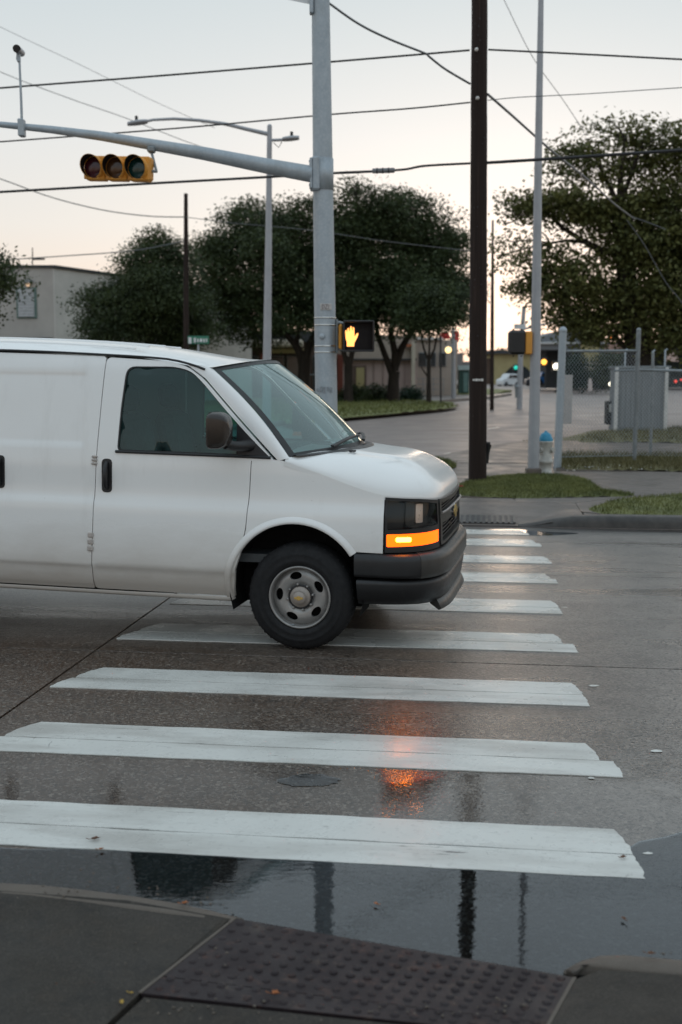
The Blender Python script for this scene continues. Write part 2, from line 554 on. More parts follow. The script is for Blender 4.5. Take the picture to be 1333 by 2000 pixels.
    scr2 = t.noise(13, 5, 0.7, None, (1.5, 0.35, 1), 0.8)
    c = t.mix(t.math('MULTIPLY', t.ramp(scr2, [(0.33, 0.6), (0.36, 0.0)]), t.ramp(t.noise(1.9, 3), [(0.5, 0.0), (0.6, 1.0)])), c, (0.16, 0.155, 0.145))
    t.set(Base_Color=c, Roughness=t.ramp(t.noise(3, 5), [(0.35, 0.2), (0.65, 0.42)]), Specular_IOR_Level=0.5)
    t.bump(t.math('ADD', t.noise(70, 3, 0.6), t.math('MULTIPLY', t.noise(20, 4), 0.7)), 0.22, 0.004)
    M['paint'] = t.m
    # --- standing water: clear film, mirror at a slant
    t = NT('puddle_water')
    tr = t.n.new('ShaderNodeBsdfTransparent'); tr.inputs[0].default_value = (0.58, 0.68, 0.74, 1)
    gl = t.n.new('ShaderNodeBsdfGlossy'); gl.inputs['Roughness'].default_value = 0.012; gl.inputs['Color'].default_value = (0.95, 0.97, 1, 1)
    fr = t.n.new('ShaderNodeFresnel'); fr.inputs['IOR'].default_value = 1.55
    bp = t.n.new('ShaderNodeBump'); bp.inputs['Strength'].default_value = 0.03; bp.inputs['Distance'].default_value = 0.01
    t.l.new(t.noise(16, 3, 0.5, None, (1, 2.2, 1)), bp.inputs['Height'])
    t.l.new(bp.outputs[0], gl.inputs['Normal']); t.l.new(bp.outputs[0], fr.inputs['Normal'])
    ms = t.n.new('ShaderNodeMixShader')
    t.l.new(fr.outputs[0], ms.inputs[0]); t.l.new(tr.outputs[0], ms.inputs[1]); t.l.new(gl.outputs[0], ms.inputs[2])
    t.l.new(ms.outputs[0], t.out.inputs['Surface'])
    M['water'] = t.m
    # --- tactile tile
    t = NT('tactile_tile')
    c = t.mix(t.noise(5, 6, 0.7), (0.013, 0.0095, 0.0115), (0.034, 0.023, 0.023))
    c = t.mix(t.ramp(t.noise(16, 5, 0.7), [(0.56, 0.0), (0.70, 0.8)]), c, (0.075, 0.034, 0.026))
    c = t.mix(t.ramp(t.noise(8, 6, 0.75), [(0.56, 0.0), (0.7, 0.6)]), c, (0.06, 0.05, 0.042))
    t.set(Base_Color=c, Roughness=t.ramp(t.noise(6, 5), [(0.35, 0.42), (0.65, 0.65)]), Specular_IOR_Level=0.25)
    t.bump(t.noise(150, 4, 0.65), 0.25, 0.004)
    M['tactile'] = t.m
    # --- grass
    for key, a, b in (('grass', (0.085, 0.105, 0.028), (0.19, 0.20, 0.06)), ('dry_grass', (0.085, 0.08, 0.03), (0.17, 0.145, 0.065))):
        t = NT(key)
        c = t.mix(t.ramp(t.noise(2.0, 4), [(0.35, 0.0), (0.65, 1.0)]), a, b)
        c = t.mix(t.ramp(t.noise(40, 2), [(0.35, 0.0), (0.7, 0.5)]), c, (0.13, 0.12, 0.05))
        t.set(Base_Color=c, Roughness=0.65, Specular_IOR_Level=0.25)
        t.bump(t.noise(25, 5, 0.7), 0.8, 0.05)
        M[key] = t.m
    M['soil'] = simple('soil', (0.05, 0.036, 0.024), 0.9, 0, 0.4, 5, 0.8, 40)
    # --- foliage and bark
    for key, a, b in (('oak_leaf', (0.036, 0.054, 0.022), (0.085, 0.112, 0.042)), ('elm_leaf', (0.075, 0.088, 0.028), (0.18, 0.18, 0.055)), ('hedge_leaf', (0.010, 0.030, 0.016), (0.026, 0.06, 0.032))):
        t = NT(key)
        c = t.mix(t.ramp(t.noise(0.9, 4), [(0.35, 0.0), (0.65, 1.0)]), a, b)
        c = t.mix(t.ramp(t.noise(9, 2), [(0.3, 0.0), (0.7, 0.6)]), c, tuple(x * 0.6 for x in a))
        t.set(Base_Color=c, Roughness=0.55, Specular_IOR_Level=0.3)
        tl = t.n.new('ShaderNodeBsdfTranslucent'); t.l.new(c, tl.inputs[0])
        ms = t.n.new('ShaderNodeMixShader'); ms.inputs[0].default_value = 0.3
        t.l.new(t.b.outputs[0], ms.inputs[1]); t.l.new(tl.outputs[0], ms.inputs[2]); t.l.new(ms.outputs[0], t.out.inputs['Surface'])
        M[key] = t.m
    M['bark'] = simple('bark', (0.030, 0.023, 0.018), 0.9, 0, 0.35, 5, 0.8, 25, 0.3, (1, 1, 0.25))
    # --- poles and metal
    t = NT('galvanised_steel')
    c = t.mix(t.noise(9, 5, 0.65, t.obj(), (1, 1, 0.5)), (0.255, 0.295, 0.325), (0.40, 0.445, 0.48))
    c = t.mix(t.ramp(t.vor(28, 'F1', t.obj()), [(0.1, 0.25), (0.6, 0.0)]), c, (0.5, 0.52, 0.53))
    c = t.mix(t.ramp(t.noise(1.3, 5, 0.7, t.obj(), (2, 2, 0.6)), [(0.55, 0.0), (0.75, 0.5)]), c, (0.24, 0.25, 0.24))
    t.set(Base_Color=c, Metallic=0.35, Roughness=t.ramp(t.noise(12, 4, 0.6, t.obj()), [(0.3, 0.42), (0.7, 0.6)]))
    t.bump(t.noise(60, 3, 0.6, t.obj()), 0.08, 0.004)
    M['galv'] = t.m
    M['grey_pole'] = simple('grey_painted_pole', (0.33, 0.34, 0.36), 0.45, 0.2, 0.08, 4)
    M['dark_galv'] = simple('weathered_steel_post', (0.20, 0.22, 0.23), 0.5, 0.4, 0.2, 7)
    t = NT('creosoted_wood')
    st = (14, 14, 0.35)
    c = t.mix(t.noise(2.4, 6, 0.65, t.obj(), st), (0.010, 0.0065, 0.0055), (0.036, 0.022, 0.0175))
    c = t.mix(t.ramp(t.noise(1.2, 6, 0.7, t.obj(), st), [(0.55, 0.0), (0.68, 0.7)]), c, (0.066, 0.043, 0.034))
    t.set(Base_Color=c, Roughness=0.8, Specular_IOR_Level=0.25)
    t.bump(t.noise(2.4, 6, 0.7, t.obj(), st), 0.8, 0.03)
    M['wood'] = t.m
    M['black_pl'] = simple('black_plastic', (0.009, 0.009, 0.010), 0.45, 0, 0.2, 10, 0.05, 120)
    M['grey_pl'] = simple('grey_bumper_plastic', (0.030, 0.028, 0.025), 0.40, 0, 0.15, 10, 0.08, 160)
    M['yellow'] = simple('signal_yellow', (0.62, 0.27, 0.035), 0.42, 0, 0.10, 4)
    M['cable'] = simple('black_cable', (0.012, 0.012, 0.013), 0.5, 0, 0.1, 10)
    M['steel_cable'] = simple('steel_cable', (0.13, 0.135, 0.14), 0.4, 0.5, 0.1, 10)
    M['chrome'] = simple('chrome', (0.55, 0.55, 0.55), 0.12, 1.0, 0.05, 10)
    M['band'] = simple('stainless_band', (0.62, 0.60, 0.56), 0.22, 1.0, 0.08, 10)
    # --- van
    t = NT('white_van_paint')
    o = t.obj()
    c = t.mix(t.noise(1.6, 5, 0.6, o), (0.74, 0.735, 0.72), (0.80, 0.795, 0.78))
    zz = t.n.new('ShaderNodeSeparateXYZ'); t.l.new(o, zz.inputs[0])
    low = t.math('ADD', t.math('MULTIPLY_ADD', zz.outputs['Z'], -1.7, 1.5), t.math('MULTIPLY', t.noise(4, 7, 0.7, o, (0.6, 1, 1.6)), 0.55))
    c = t.mix(t.ramp(low, [(0.25, 0.0), (1.0, 0.75)]), c, (0.36, 0.31, 0.26))
    c = t.mix(t.ramp(t.noise(3.0, 6, 0.7, o, (1.6, 1, 0.35)), [(0.55, 0.0), (0.78, 0.22)]), c, (0.45, 0.43, 0.40))   # faint vertical streaks      # above: road film plus dark road reflection painted into the lower sides
    c = t.mix(t.ramp(t.noise(28, 5, 0.7, o), [(0.68, 0.0), (0.76, 0.45)]), c, (0.33, 0.30, 0.27))
    t.set(Base_Color=c, Roughness=t.ramp(low, [(0.2, 0.24), (0.9, 0.5)]), Specular_IOR_Level=0.5, Coat_Weight=0.35, Coat_Roughness=0.06)
    M['van'] = t.m
    def glass(name, tint, ior, film=0.0, fcol=(.5, .58, .58)):
        t = NT(name)
        tr = t.n.new('ShaderNodeBsdfTransparent'); tr.inputs[0].default_value = (*tint, 1)
        gl = t.n.new('ShaderNodeBsdfGlossy'); gl.inputs['Roughness'].default_value = 0.02
        gl.inputs['Color'].default_value = (0.86, 0.97, 0.97, 1)
        fr = t.n.new('ShaderNodeFresnel'); fr.inputs['IOR'].default_value = ior
        ms = t.n.new('ShaderNodeMixShader')
        t.l.new(fr.outputs[0], ms.inputs[0]); t.l.new(tr.outputs[0], ms.inputs[1]); t.l.new(gl.outputs[0], ms.inputs[2])
        if film:                                   # even diffuse veil: bright sky in the glass put into its colour
            df = t.n.new('ShaderNodeBsdfDiffuse'); df.inputs[0].default_value = (*fcol, 1)
            m2 = t.n.new('ShaderNodeMixShader')
            t.l.new(t.ramp(t.noise(1.2, 2, 0.5, t.obj()), [(0.3, film * .85), (0.7, film * 1.15)]), m2.inputs[0])
            t.l.new(ms.outputs[0], m2.inputs[1]); t.l.new(df.outputs[0], m2.inputs[2]); ms = m2
        t.l.new(ms.outputs[0], t.out.inputs['Surface'])
        return t.m
    M['side_glass'] = glass('tinted_side_glass', (0.30, 0.56, 0.55), 1.52, 0.06, (.20, .42, .41))
    M['ws_glass'] = glass('windscreen_glass', (0.55, 0.75, 0.73), 1.7, 0.20, (.48, .62, .61))
    M['lamp_glass'] = glass('lamp_cover_glass', (0.88, 0.88, 0.88), 1.3)
    M['rubber'] = simple('tyre_rubber', (0.012, 0.012, 0.013), 0.75, 0, 0.25, 12, 0.2, 90, 0.3)
    M['rim'] = simple('dull_steel_rim', (0.27, 0.26, 0.25), 0.42, 0.55, 0.2, 9)
    M['hubcap'] = simple('hub_cap_grey', (0.30, 0.26, 0.23), 0.4, 0.2, 0.1, 12)
    M['hinge'] = simple('painted_hinge', (0.42, 0.38, 0.35), 0.5, 0.1, 0.15, 20)
    M['mirror_shell'] = simple('mirror_shell', (0.022, 0.017, 0.014), 0.22, 0, 0.2, 6)
    M['under'] = simple('underbody_black', (0.010, 0.010, 0.010), 0.85, 0, 0.2, 8, 0, 1, 0.2)
    M['trim'] = simple('window_rubber', (0.012, 0.013, 0.014), 0.5, 0, 0.1, 8)
    M['seat'] = simple('seat_cloth', (0.09, 0.10, 0.105), 0.9, 0, 0.15, 20, 0.2, 200)
    M['dash'] = simple('dash_plastic', (0.05, 0.055, 0.058), 0.6, 0, 0.1, 10)
    M['gold'] = simple('gold_badge', (0.55, 0.36, 0.10), 0.3, 0.6, 0.05, 10)
    M['amber'] = emit('lit_amber_lens', (1.0, 0.085, 0.0), 3.6)
    M['amber_off'] = simple('unlit_amber_lens', (0.42, 0.12, 0.01), 0.2, 0, 0.1, 20)
    M['filament'] = emit('hot_amber_bulb', (1.0, 0.24, 0.01), 60.0)
    M['reflector'] = simple('lamp_reflector', (0.72, 0.57, 0.47), 0.3, 0.3, 0.1, 8)
    M['hand'] = emit('lit_orange_leds', (1.0, 0.40, 0.10), 2.3)
    M['window'] = simple('dark_window_glass', (0.03, 0.035, 0.038), 0.12, 0, 0.3, 2)
mats()
# ------------------------------------------------------------------ ground and streets
def sheet(name, pts, mat, z=None, parent=None, kind='structure'):
    """a horizontal polygon"""
    mb = MB()
    mb.add([Vector((p[0], p[1], p[2] if z is None else z)) for p in pts], [tuple(range(len(pts)))])
    o = mb.build(name, mat, parent)
    if parent is None: tag(o, kind=kind)
    return o

sheet('ground', [(-700, -40, 0), (700, -40, 0), (700, 700, 0), (-700, 700, 0)], M['soil'], -0.35)
# the side street and everything paved beyond the far kerb line
sheet('side_street', [S(-160, 14.62), S(160, 14.62), S(300, 420), S(-300, 420)], M['asphalt'], 0.0)
road = sheet('road', [S(-90, 3.0), S(90, 3.0), S(90, 14.62), S(-90, 14.62)], M['tar'], -0.05)

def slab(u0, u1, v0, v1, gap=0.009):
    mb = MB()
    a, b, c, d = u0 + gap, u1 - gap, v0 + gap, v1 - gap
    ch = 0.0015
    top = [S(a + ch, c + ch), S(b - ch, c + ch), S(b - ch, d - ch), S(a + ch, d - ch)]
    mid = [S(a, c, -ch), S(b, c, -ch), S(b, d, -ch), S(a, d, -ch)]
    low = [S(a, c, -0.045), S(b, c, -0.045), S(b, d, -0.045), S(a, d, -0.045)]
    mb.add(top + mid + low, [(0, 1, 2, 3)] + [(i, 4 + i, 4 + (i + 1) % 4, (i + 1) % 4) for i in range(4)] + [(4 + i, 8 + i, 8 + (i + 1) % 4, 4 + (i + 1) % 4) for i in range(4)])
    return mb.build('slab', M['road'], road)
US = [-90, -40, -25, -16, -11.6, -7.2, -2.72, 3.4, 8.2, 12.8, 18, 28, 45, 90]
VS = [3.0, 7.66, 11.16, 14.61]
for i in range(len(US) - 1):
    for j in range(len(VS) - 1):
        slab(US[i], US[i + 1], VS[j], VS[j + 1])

# crosswalk: nine bars, each laid as two strips that do not quite line up
rnd = random.Random(3)
BARS = [(4.37, 4.85, 0.635), (5.51, 6.01, 0.68), (6.71, 7.21, 0.625), (8.03, 8.58, 0.66), (9.33, 9.87, 0.635), (10.70, 11.21, 0.68), (11.82, 12.28, 0.685), (13.0, 13.52, 0.635), (13.92, 14.32, 0.53)]
def strip(u0, u1, v0, v1, c0, c1):
    n = 26
    lo = [(u0 + (u1 - u0) * i / n, v0 + rnd.uniform(-.004, .004)) for i in range(n + 1)]
    hi = [(u0 + (u1 - u0) * i / n, v1 + rnd.uniform(-.004, .004)) for i in range(n + 1)]
    def end(us, va, vb, cut):
        m = 9
        return [(us + cut(j / m) + rnd.uniform(-.007, .005), va + (vb - va) * j / m) for j in range(1, m)]
    ol = lo[:-1] + [(u1, v0)] + end(u1, v0, v1, lambda t: -c1 * t * t) + [(u1 - c1, v1)] + hi[::-1][1:-1] + [(u0 + c0, v1)] + end(u0, v1, v0, lambda t: c0 * (1 - t) ** 2)
    mb = MB()
    top = [S(p[0], p[1], 0.005) for p in ol]
    k = len(ol)
    mb.add(top, [tuple(range(k))])
    mb.add(top + [S(p[0], p[1], 0.0005) for p in ol], [(i, k + i, k + (i + 1) % k, (i + 1) % k) for i in range(k)])
    return mb.build('crosswalk_stripe', M['paint'], road)
for k, (v0, v1, ur) in enumerate(BARS):
    vm = (v0 + v1) / 2 - 0.02
    ul = -2.62 + rnd.uniform(-.04, .04)
    strip(ul - 0.05, ur + 0.0, v0, vm - 0.0045, 0.06, 0.02)
    strip(ul + 0.03, ur - rnd.choice((0.02, 0.06, 0.09)), vm + 0.0045, v1, 0.10, 0.05)
# a few loose flakes of paint beside the bars
for (px, py, s) in ((1160, 1340, 0.026), (1283, 1468, 0.026), (1156, 1521, 0.014), (1103, 1187, 0.02), (1266, 1668, .016)):
    p = G(px, py)
    ol = [(p.x + s * 1.4 * math.cos(a) * rnd.uniform(.6, 1.1), p.y + s * math.sin(a) * rnd.uniform(.5, 1.1), 0.004) for a in [i * 2 * math.pi / 9 for i in range(9)]]
    mb = MB(); mb.add(ol, [tuple(range(9))]); mb.build('paint_flake', M['paint'], road)

# standing water along the near gutter, with a shore of its own
def blob_sheet(name, pts, mat, z, n=5, jit=0.0, seed=1):
    r_ = random.Random(seed)
    pp = smooth_poly([(p[0], p[1]) for p in pts], n)
    if jit: pp = [(x + r_.uniform(-jit, jit), y + r_.uniform(-jit, jit)) for x, y in pp]
    mb = MB()
    cdt_panel(mb, pp, [], 0.25, lambda a, b: (a, b, z))
    return mb
PUD = [G(*p) for p in ((-260, 1642), (0, 1656), (240, 1662), (480, 1668), (700, 1656), (860, 1640), (1000, 1655), (1180, 1668), (1270, 1640), (1420, 1620), (1560, 1660), (1520, 1830), (1330, 1905), (1130, 1960), (900, 1935), (600, 1860), (440, 1840), (200, 1815), (-60, 1800), (-300, 1800))]
mb = blob_sheet('puddle', PUD, M['water'], 0.0025, 5, 0.008)
tag(mb.build('puddle', M['water']), kind='structure')
for pts in (            ((545, 1524), (600, 1512), (665, 1522), (640, 1534), (575, 1536)),
            ((905, 1036), (1000, 1034), (1060, 1038), (1130, 1042), (1060, 1046), (960, 1043))):
    mb = blob_sheet('puddle', [G(*p) for p in pts], M['water'], 0.0025, 5, 0.012, int(pts[0][0]))
    tag(mb.build('puddle', M['water']), kind='structure')

# ------------------------------------------------------------------ foreground corner we stand on
def zpoly(name, pts, mat, thick=0.12, parent=None, step=0.3, ch=0.012):
    """a slab whose top follows given corner heights (px, py, z)"""
    P = [G(*p) for p in pts]
    cx = sum(p.x for p in P) / len(P); cy = sum(p.y for p in P) / len(P)
    A = np.array([[p.x, p.y, 1] for p in P]); b = np.array([p.z for p in P])
    co = np.linalg.lstsq(A, b, rcond=None)[0]
    k = len(P)
    mb = MB()
    inn = []
    for i, p in enumerate(P):
        a = (P[i - 1] - p); c = (P[(i + 1) % k] - p)
        inn.append(p + (a.normalized() + c.normalized()) * ch * (1 if True else 0) + Vector((0, 0, ch * .5)))
    low = [p - Vector((0, 0, thick)) for p in P]
    mb.add(inn + P + low, [tuple(range(k))] + [(i, k + i, k + (i + 1) % k, (i + 1) % k) for i in range(k)] + [(k + i, 2 * k + i, 2 * k + (i + 1) % k, k + (i + 1) % k) for i in range(k)])
    o = mb.build(name, mat, parent)
    if parent is None: tag(o, kind='structure')
    return o
sheet('pavement_bed', [G(-900, 1770, 0.0), G(430, 1822, 0.0), G(1120, 1932, 0.0), G(1500, 1925, 0.0), (2.2, 1.0, 0), (-3, 1.0, 0)], M['tar'], -0.02)
fpave = zpoly('pavement', [(-700, 1700, .135), (-20, 1741, .105), (250, 1761, .075), (450, 1794, .03), (278, 1938, .035), (180, 2030, .05), (60, 2200, .07), (-700, 2200, .13)], M['darkpave'])
zpoly('pavement_slab', [(282, 1948, .035), (1052, 2030, .045), (980, 2240, .07), (90, 2200, .07), (190, 2034, .05)], M['darkpave'], parent=fpave)
zpoly('pavement_slab', [(1124, 1914, .035), (1172, 1896, .04), (1450, 1914, .08), (1500, 2200, .09), (1000, 2240, .075), (1062, 2030, .05)], M['darkpave'], parent=fpave)
# kerb lips left and right of the ramp, worn round
def kerb_lip(path, w, name='kerb'):
    """path of (px, py, z, width factor): the street-side edge"""
    P = [(G(a, b, z), f) for a, b, z, f in path]
    mb = MB()
    vs = []
    for i, (p, f) in enumerate(P):
        d = (P[min(i + 1, len(P) - 1)][0] - P[max(i - 1, 0)][0]); d.z = 0; d.normalize()
        nrm = Vector((d.y, -d.x, 0))          # towards us
        if nrm.y > 0: nrm = -nrm
        h_ = p.z
        for q, (o, zz) in enumerate(((-0.012, -0.06), (-0.006, h_ * 0.55), (0.0, h_ - 0.016), (0.02, h_ - 0.003), (0.045, h_), (w * f - .012, h_), (w * f - 0.003, h_ - 0.008), (w * f, -0.06))):
            vs.append(Vector((p.x, p.y, 0)) + nrm * o + Vector((0, 0, zz)))
    k = 8
    fs = [(i * k + j, i * k + j + 1, (i + 1) * k + j + 1, (i + 1) * k + j) for i in range(len(P) - 1) for j in range(k - 1)]
    mb.add(vs, fs, True)
    mb.add(vs[:k], [tuple(range(k))]); mb.add(vs[-k:], [tuple(range(k))])
    return tag(mb.build(name, M['fkerb']), kind='structure')
kerb_lip([(-600, 1700, .135, 1), (-300, 1712, .125, 1), (-60, 1715, .115, 1), (80, 1722, .10, 1), (180, 1733, .085, 1), (270, 1745, .072, 1), (350, 1758, .058, .95), (420, 1773, .042, .8), (462, 1786, .026, .5), (476, 1793, .015, .25)], 0.115)
kerb_lip([(1104, 1893, .02, .15), (1120, 1880, .03, .3), (1140, 1868, .04, .55), (1170, 1859, .05, .8), (1220, 1858, .06, 1), (1333, 1868, .07, 1), (1500, 1890, .085, 1)], 0.115)

# tactile paving on our ramp: two tiles of truncated domes
PADC = [G(462, 1796, .02), G(1120, 1911, .02), G(1056, 2026, .045), G(276, 1942, .038)]
def pad_at(s, t):
    a = PADC[0].lerp(PADC[1], s); b = PADC[3].lerp(PADC[2], s)
    return a.lerp(b, t)
pad = thing('tactile_paving', 'dark red brown tactile paving with raised domes in the wet ramp', 'tactile paving', tuple(pad_at(.5, .5)))
for t0, t1 in ((0.0, 0.795), (0.803, 1.0)):
    mb = MB()
    P = [pad_at(0, t0), pad_at(1, t0), pad_at(1, t1), pad_at(0, t1)]
    up = Vector((0, 0, .004))
    mb.add([p + up for p in P] + [p - Vector((0, 0, .03)) for p in P], [(3, 2, 1, 0)] + [(i, 4 + i, 4 + (i + 1) % 4, (i + 1) % 4) for i in range(4)])
    mb.build('tile', M['tactile'], pad)
e1 = (pad_at(1, .5) - pad_at(0, .5)).normalized(); e2 = (pad_at(.5, 0) - pad_at(.5, 1)).normalized()
dm = MB()
dm.lathe([(0.0145, 0.0), (0.0125, 0.004), (0.009, 0.0065), (0.0005, 0.0068)], None, 10)
dome0 = None
drnd = random.Random(2)
for j in range(9):
    for i in range(21):
        t = (0.055 + j * 0.108)
        p = pad_at((i + 0.6) / 21.2, t if j < 7 else t + .012) + Vector((0, 0, .004))
        if dome0 is None:
            dome0 = dm.build('dome', M['tactile'], pad, local=True); o = dome0
        else:
            o = dome0.copy(); COL.objects.link(o); o.parent = pad
        o.location = wm(pad).inverted() @ p
        k = drnd.uniform(.88, 1.08)
        o.scale = (k, k, drnd.uniform(.6, 1.05))
# thin metal edging left and right of the tiles
for s in (-0.004, 1.004):
    a, b = pad_at(s, 0.0), pad_at(s, 1.0)
    d = e1 * 0.006
    mb = MB(); mb.prism([a - d, a + d, b + d, b - d], (0, 0, .006))
    mb.build('edging', M['fkerb'], pad)

# ------------------------------------------------------------------ the far corner
ZP = 0.12
def _flat_slab(name, pts, mat, ztop=ZP, thick=0.11, parent=None):
    k = len(pts)
    P = [Vector((p[0], p[1], ztop)) for p in pts]
    area = sum(P[i].x * P[(i + 1) % k].y - P[(i + 1) % k].x * P[i].y for i in range(k))
    if area < 0: P = P[::-1]
    mb = MB()
    low = [p - Vector((0, 0, thick)) for p in P]
    mb.add(P + low, [tuple(range(k))] + [(i, k + i, k + (i + 1) % k, (i + 1) % k) for i in range(k)])
    o = mb.build(name, mat, parent)
    if parent is None: tag(o, kind='structure')
    return o
FCP = [S(1.3, 14.95), S(14, 14.95), S(40, 14.95), S(40, 40), (14, 36, 0), (9, 32, 0), tuple(G(1090, 853, ZP)), tuple(G(960, 868, ZP)), tuple(G(850, 890, ZP)), tuple(G(760, 925, ZP)), S(-3.6, 18.4), S(-2.6, 16.41), S(-1.5, 16.42), S(1.2, 16.42)]
def flat_slab(*a, **k): return _flat_slab(*a, **k)
fc = flat_slab('far_pavement', FCP, M['pave'], .112, .10)
def pslab(pts, mat=None, z=ZP):
    g = 0.008
    P = [Vector((p[0], p[1], 0)) for p in pts]
    c = sum(P, Vector()) / len(P)
    q = [p + (c - p).normalized() * g for p in P]
    return flat_slab('pavement_slab', q, mat or M['pave'], z, 0.006, fc)
g_ = lambda x, y: G(x, y, ZP)
def sslab(uvs, mat=None, z=ZP): return pslab([S(u, v) for u, v in uvs], mat, z)
sslab([(1.25, 15.42), (1.62, 15.06), (4.2, 15.06), (4.2, 17.6), (2.22, 17.55), (1.25, 16.42)])
sslab([(4.2, 15.06), (9, 15.06), (9, 18.4), (4.2, 17.6)])
sslab([(9, 15.06), (16, 15.06), (16, 20.0), (9, 18.4)])
sslab([(1.25, 16.42), (2.22, 17.55), (1.80, 19.45), (1.1, 17.25), (.42, 16.95), (.42, 16.42)])
sslab([(2.22, 17.55), (4.2, 17.6), (4.2, 19.8), (1.80, 19.45)])
sslab([(4.2, 17.6), (9, 18.4), (9, 22.2), (4.2, 19.8)])
sslab([(1.80, 19.45), (4.2, 19.8), (4.4, 22.0), (1.25, 21.7), (1.3, 20.6)])
sslab([(-.45, 16.9), (.40, 16.95), (.40, 16.42), (-1.0, 16.42)])
sslab([(-1.0, 16.42), (-.45, 16.9), (-.35, 20.0), (-1.35, 19.9), (-3.4, 18.4), (-2.6, 16.42)])
sslab([(-1.35, 19.9), (-.3, 20.0), (.45, 20.1), (.50, 23.45), (-1.1, 23.3)])
sslab([(.45, 20.1), (1.2, 20.7), (1.22, 21.7), (1.38, 23.6), (.50, 23.45)])
sslab([(-.45, 16.92), (.4, 16.97), (1.1, 17.27), (1.78, 19.45), (1.25, 20.6), (.45, 20.08), (-.33, 19.98)], M['soil'], ZP + .002)
pslab([g_(840, 904), g_(1085, 904), g_(1088, 868), g_(960, 869), g_(870, 888)])
pslab([g_(1088, 890), g_(1420, 892), g_(1500, 866), g_(1088, 860)])
pslab([g_(1086, 920), g_(1420, 920), g_(1420, 892), g_(1088, 890)], M['soil'])
pslab([g_(1088, 859), g_(1500, 865), g_(1500, 835), g_(1160, 840)], M['dry_grass'])
# ramp down to the crosswalk with flared sides, and its own dark tactile grate
def smst(t): t = min(1, max(0, t)); return t * t * (3 - 2 * t)
def ramp_z(u, v): return .014 + (ZP - .014) * max(smst((v - 14.64) / 1.7), smst((u - .44) / .75), smst((-1.5 - u) / .75))
rp = MB()
us = [-2.6 + i * 3.85 / 38 for i in range(39)]; vs_ = [14.66 + i * .11 for i in range(17)]
vs_[-1] = 16.41
rp.add([S(u, v, ramp_z(u, v)) for v in vs_ for u in us], [(j * 39 + i, j * 39 + i + 1, (j + 1) * 39 + i + 1, (j + 1) * 39 + i) for j in range(16) for i in range(38) if not (us[i] > .8 and vs_[j] < 14.7)], True)
tag(rp.build('kerb_ramp', M['pave']), kind='structure')
gr = thing('tactile_paving', 'dark ribbed tactile paving strip at the foot of the far ramp', 'tactile paving', S(-.6, 15.0, .04))
mb = MB()
def rz(v): return ramp_z(-.5, v) + .004
mb.add([S(-1.45, 14.78, rz(14.78) + .006), S(.38, 14.78, rz(14.78) + .006), S(.38, 15.34, rz(15.34) + .006), S(-1.45, 15.34, rz(15.34) + .006)], [(0, 1, 2, 3)])
mb.build('tile', M['black_pl'], gr)
for i in range(26):
    mb = MB()
    u = -1.42 + i * .071
    mb.prism([S(u, 14.8, rz(14.8) + .006), S(u + .032, 14.8, rz(14.8) + .006), S(u + .032, 15.32, rz(15.32) + .006), S(u, 15.32, rz(15.32) + .006)], (0, 0, .014))
    mb.build('rib', M['grey_pl'], gr)
# the far kerb: round nosed, sweeping back into the ramp
path = [S(.60, 14.70), S(.80, 14.69), S(1.1, 14.69), S(2, 14.69), S(3.3, 14.69)]
segs = [[S(.42, 14.66, .028), S(.62, 14.67, .055), S(.85, 14.68, .10), S(1.1, 14.69, .138), S(1.5, 14.69, .152), S(2.9, 14.69, .155)], [S(2.91, 14.69, .155), S(5.5, 14.69, .155)], [S(5.51, 14.69, .155), S(9, 14.69, .155)], [S(9.01, 14.69, .155), S(22, 14.69, .155)], [S(22.01, 14.69, .155), S(90, 14.69, .155)]]
kb = None
for sg in segs:
    mb = MB()
    vs = []
    for i, p in enumerate(sg):
        d = (sg[min(i + 1, len(sg) - 1)] - sg[max(i - 1, 0)]); d.z = 0; d.normalize()
        nrm = Vector((-d.y, d.x, 0))
        if nrm.y < 0: nrm = -nrm
        h_ = p.z
        w = 0.22
        for o, zz in ((-0.02, -.03), (-.01, h_ * .5), (0.005, h_ - .03), (.03, h_ - .008), (.06, h_), (w, h_), (w + .004, 0)):
            vs.append(Vector((p.x, p.y, 0)) + nrm * o + Vector((0, 0, zz)))
    k = 7
    mb.add(vs, [(i * k + j, (i + 1) * k + j, (i + 1) * k + j + 1, i * k + j + 1) for i in range(len(sg) - 1) for j in range(k - 1)], True)
    mb.add(vs[:k], [tuple(range(k))]); mb.add(vs[-k:], [tuple(range(k))])
    if kb is None:
        kb = tag(mb.build('kerb', M['kerb']), kind='structure')
    else: mb.build('kerb_stone', M['kerb'], kb)

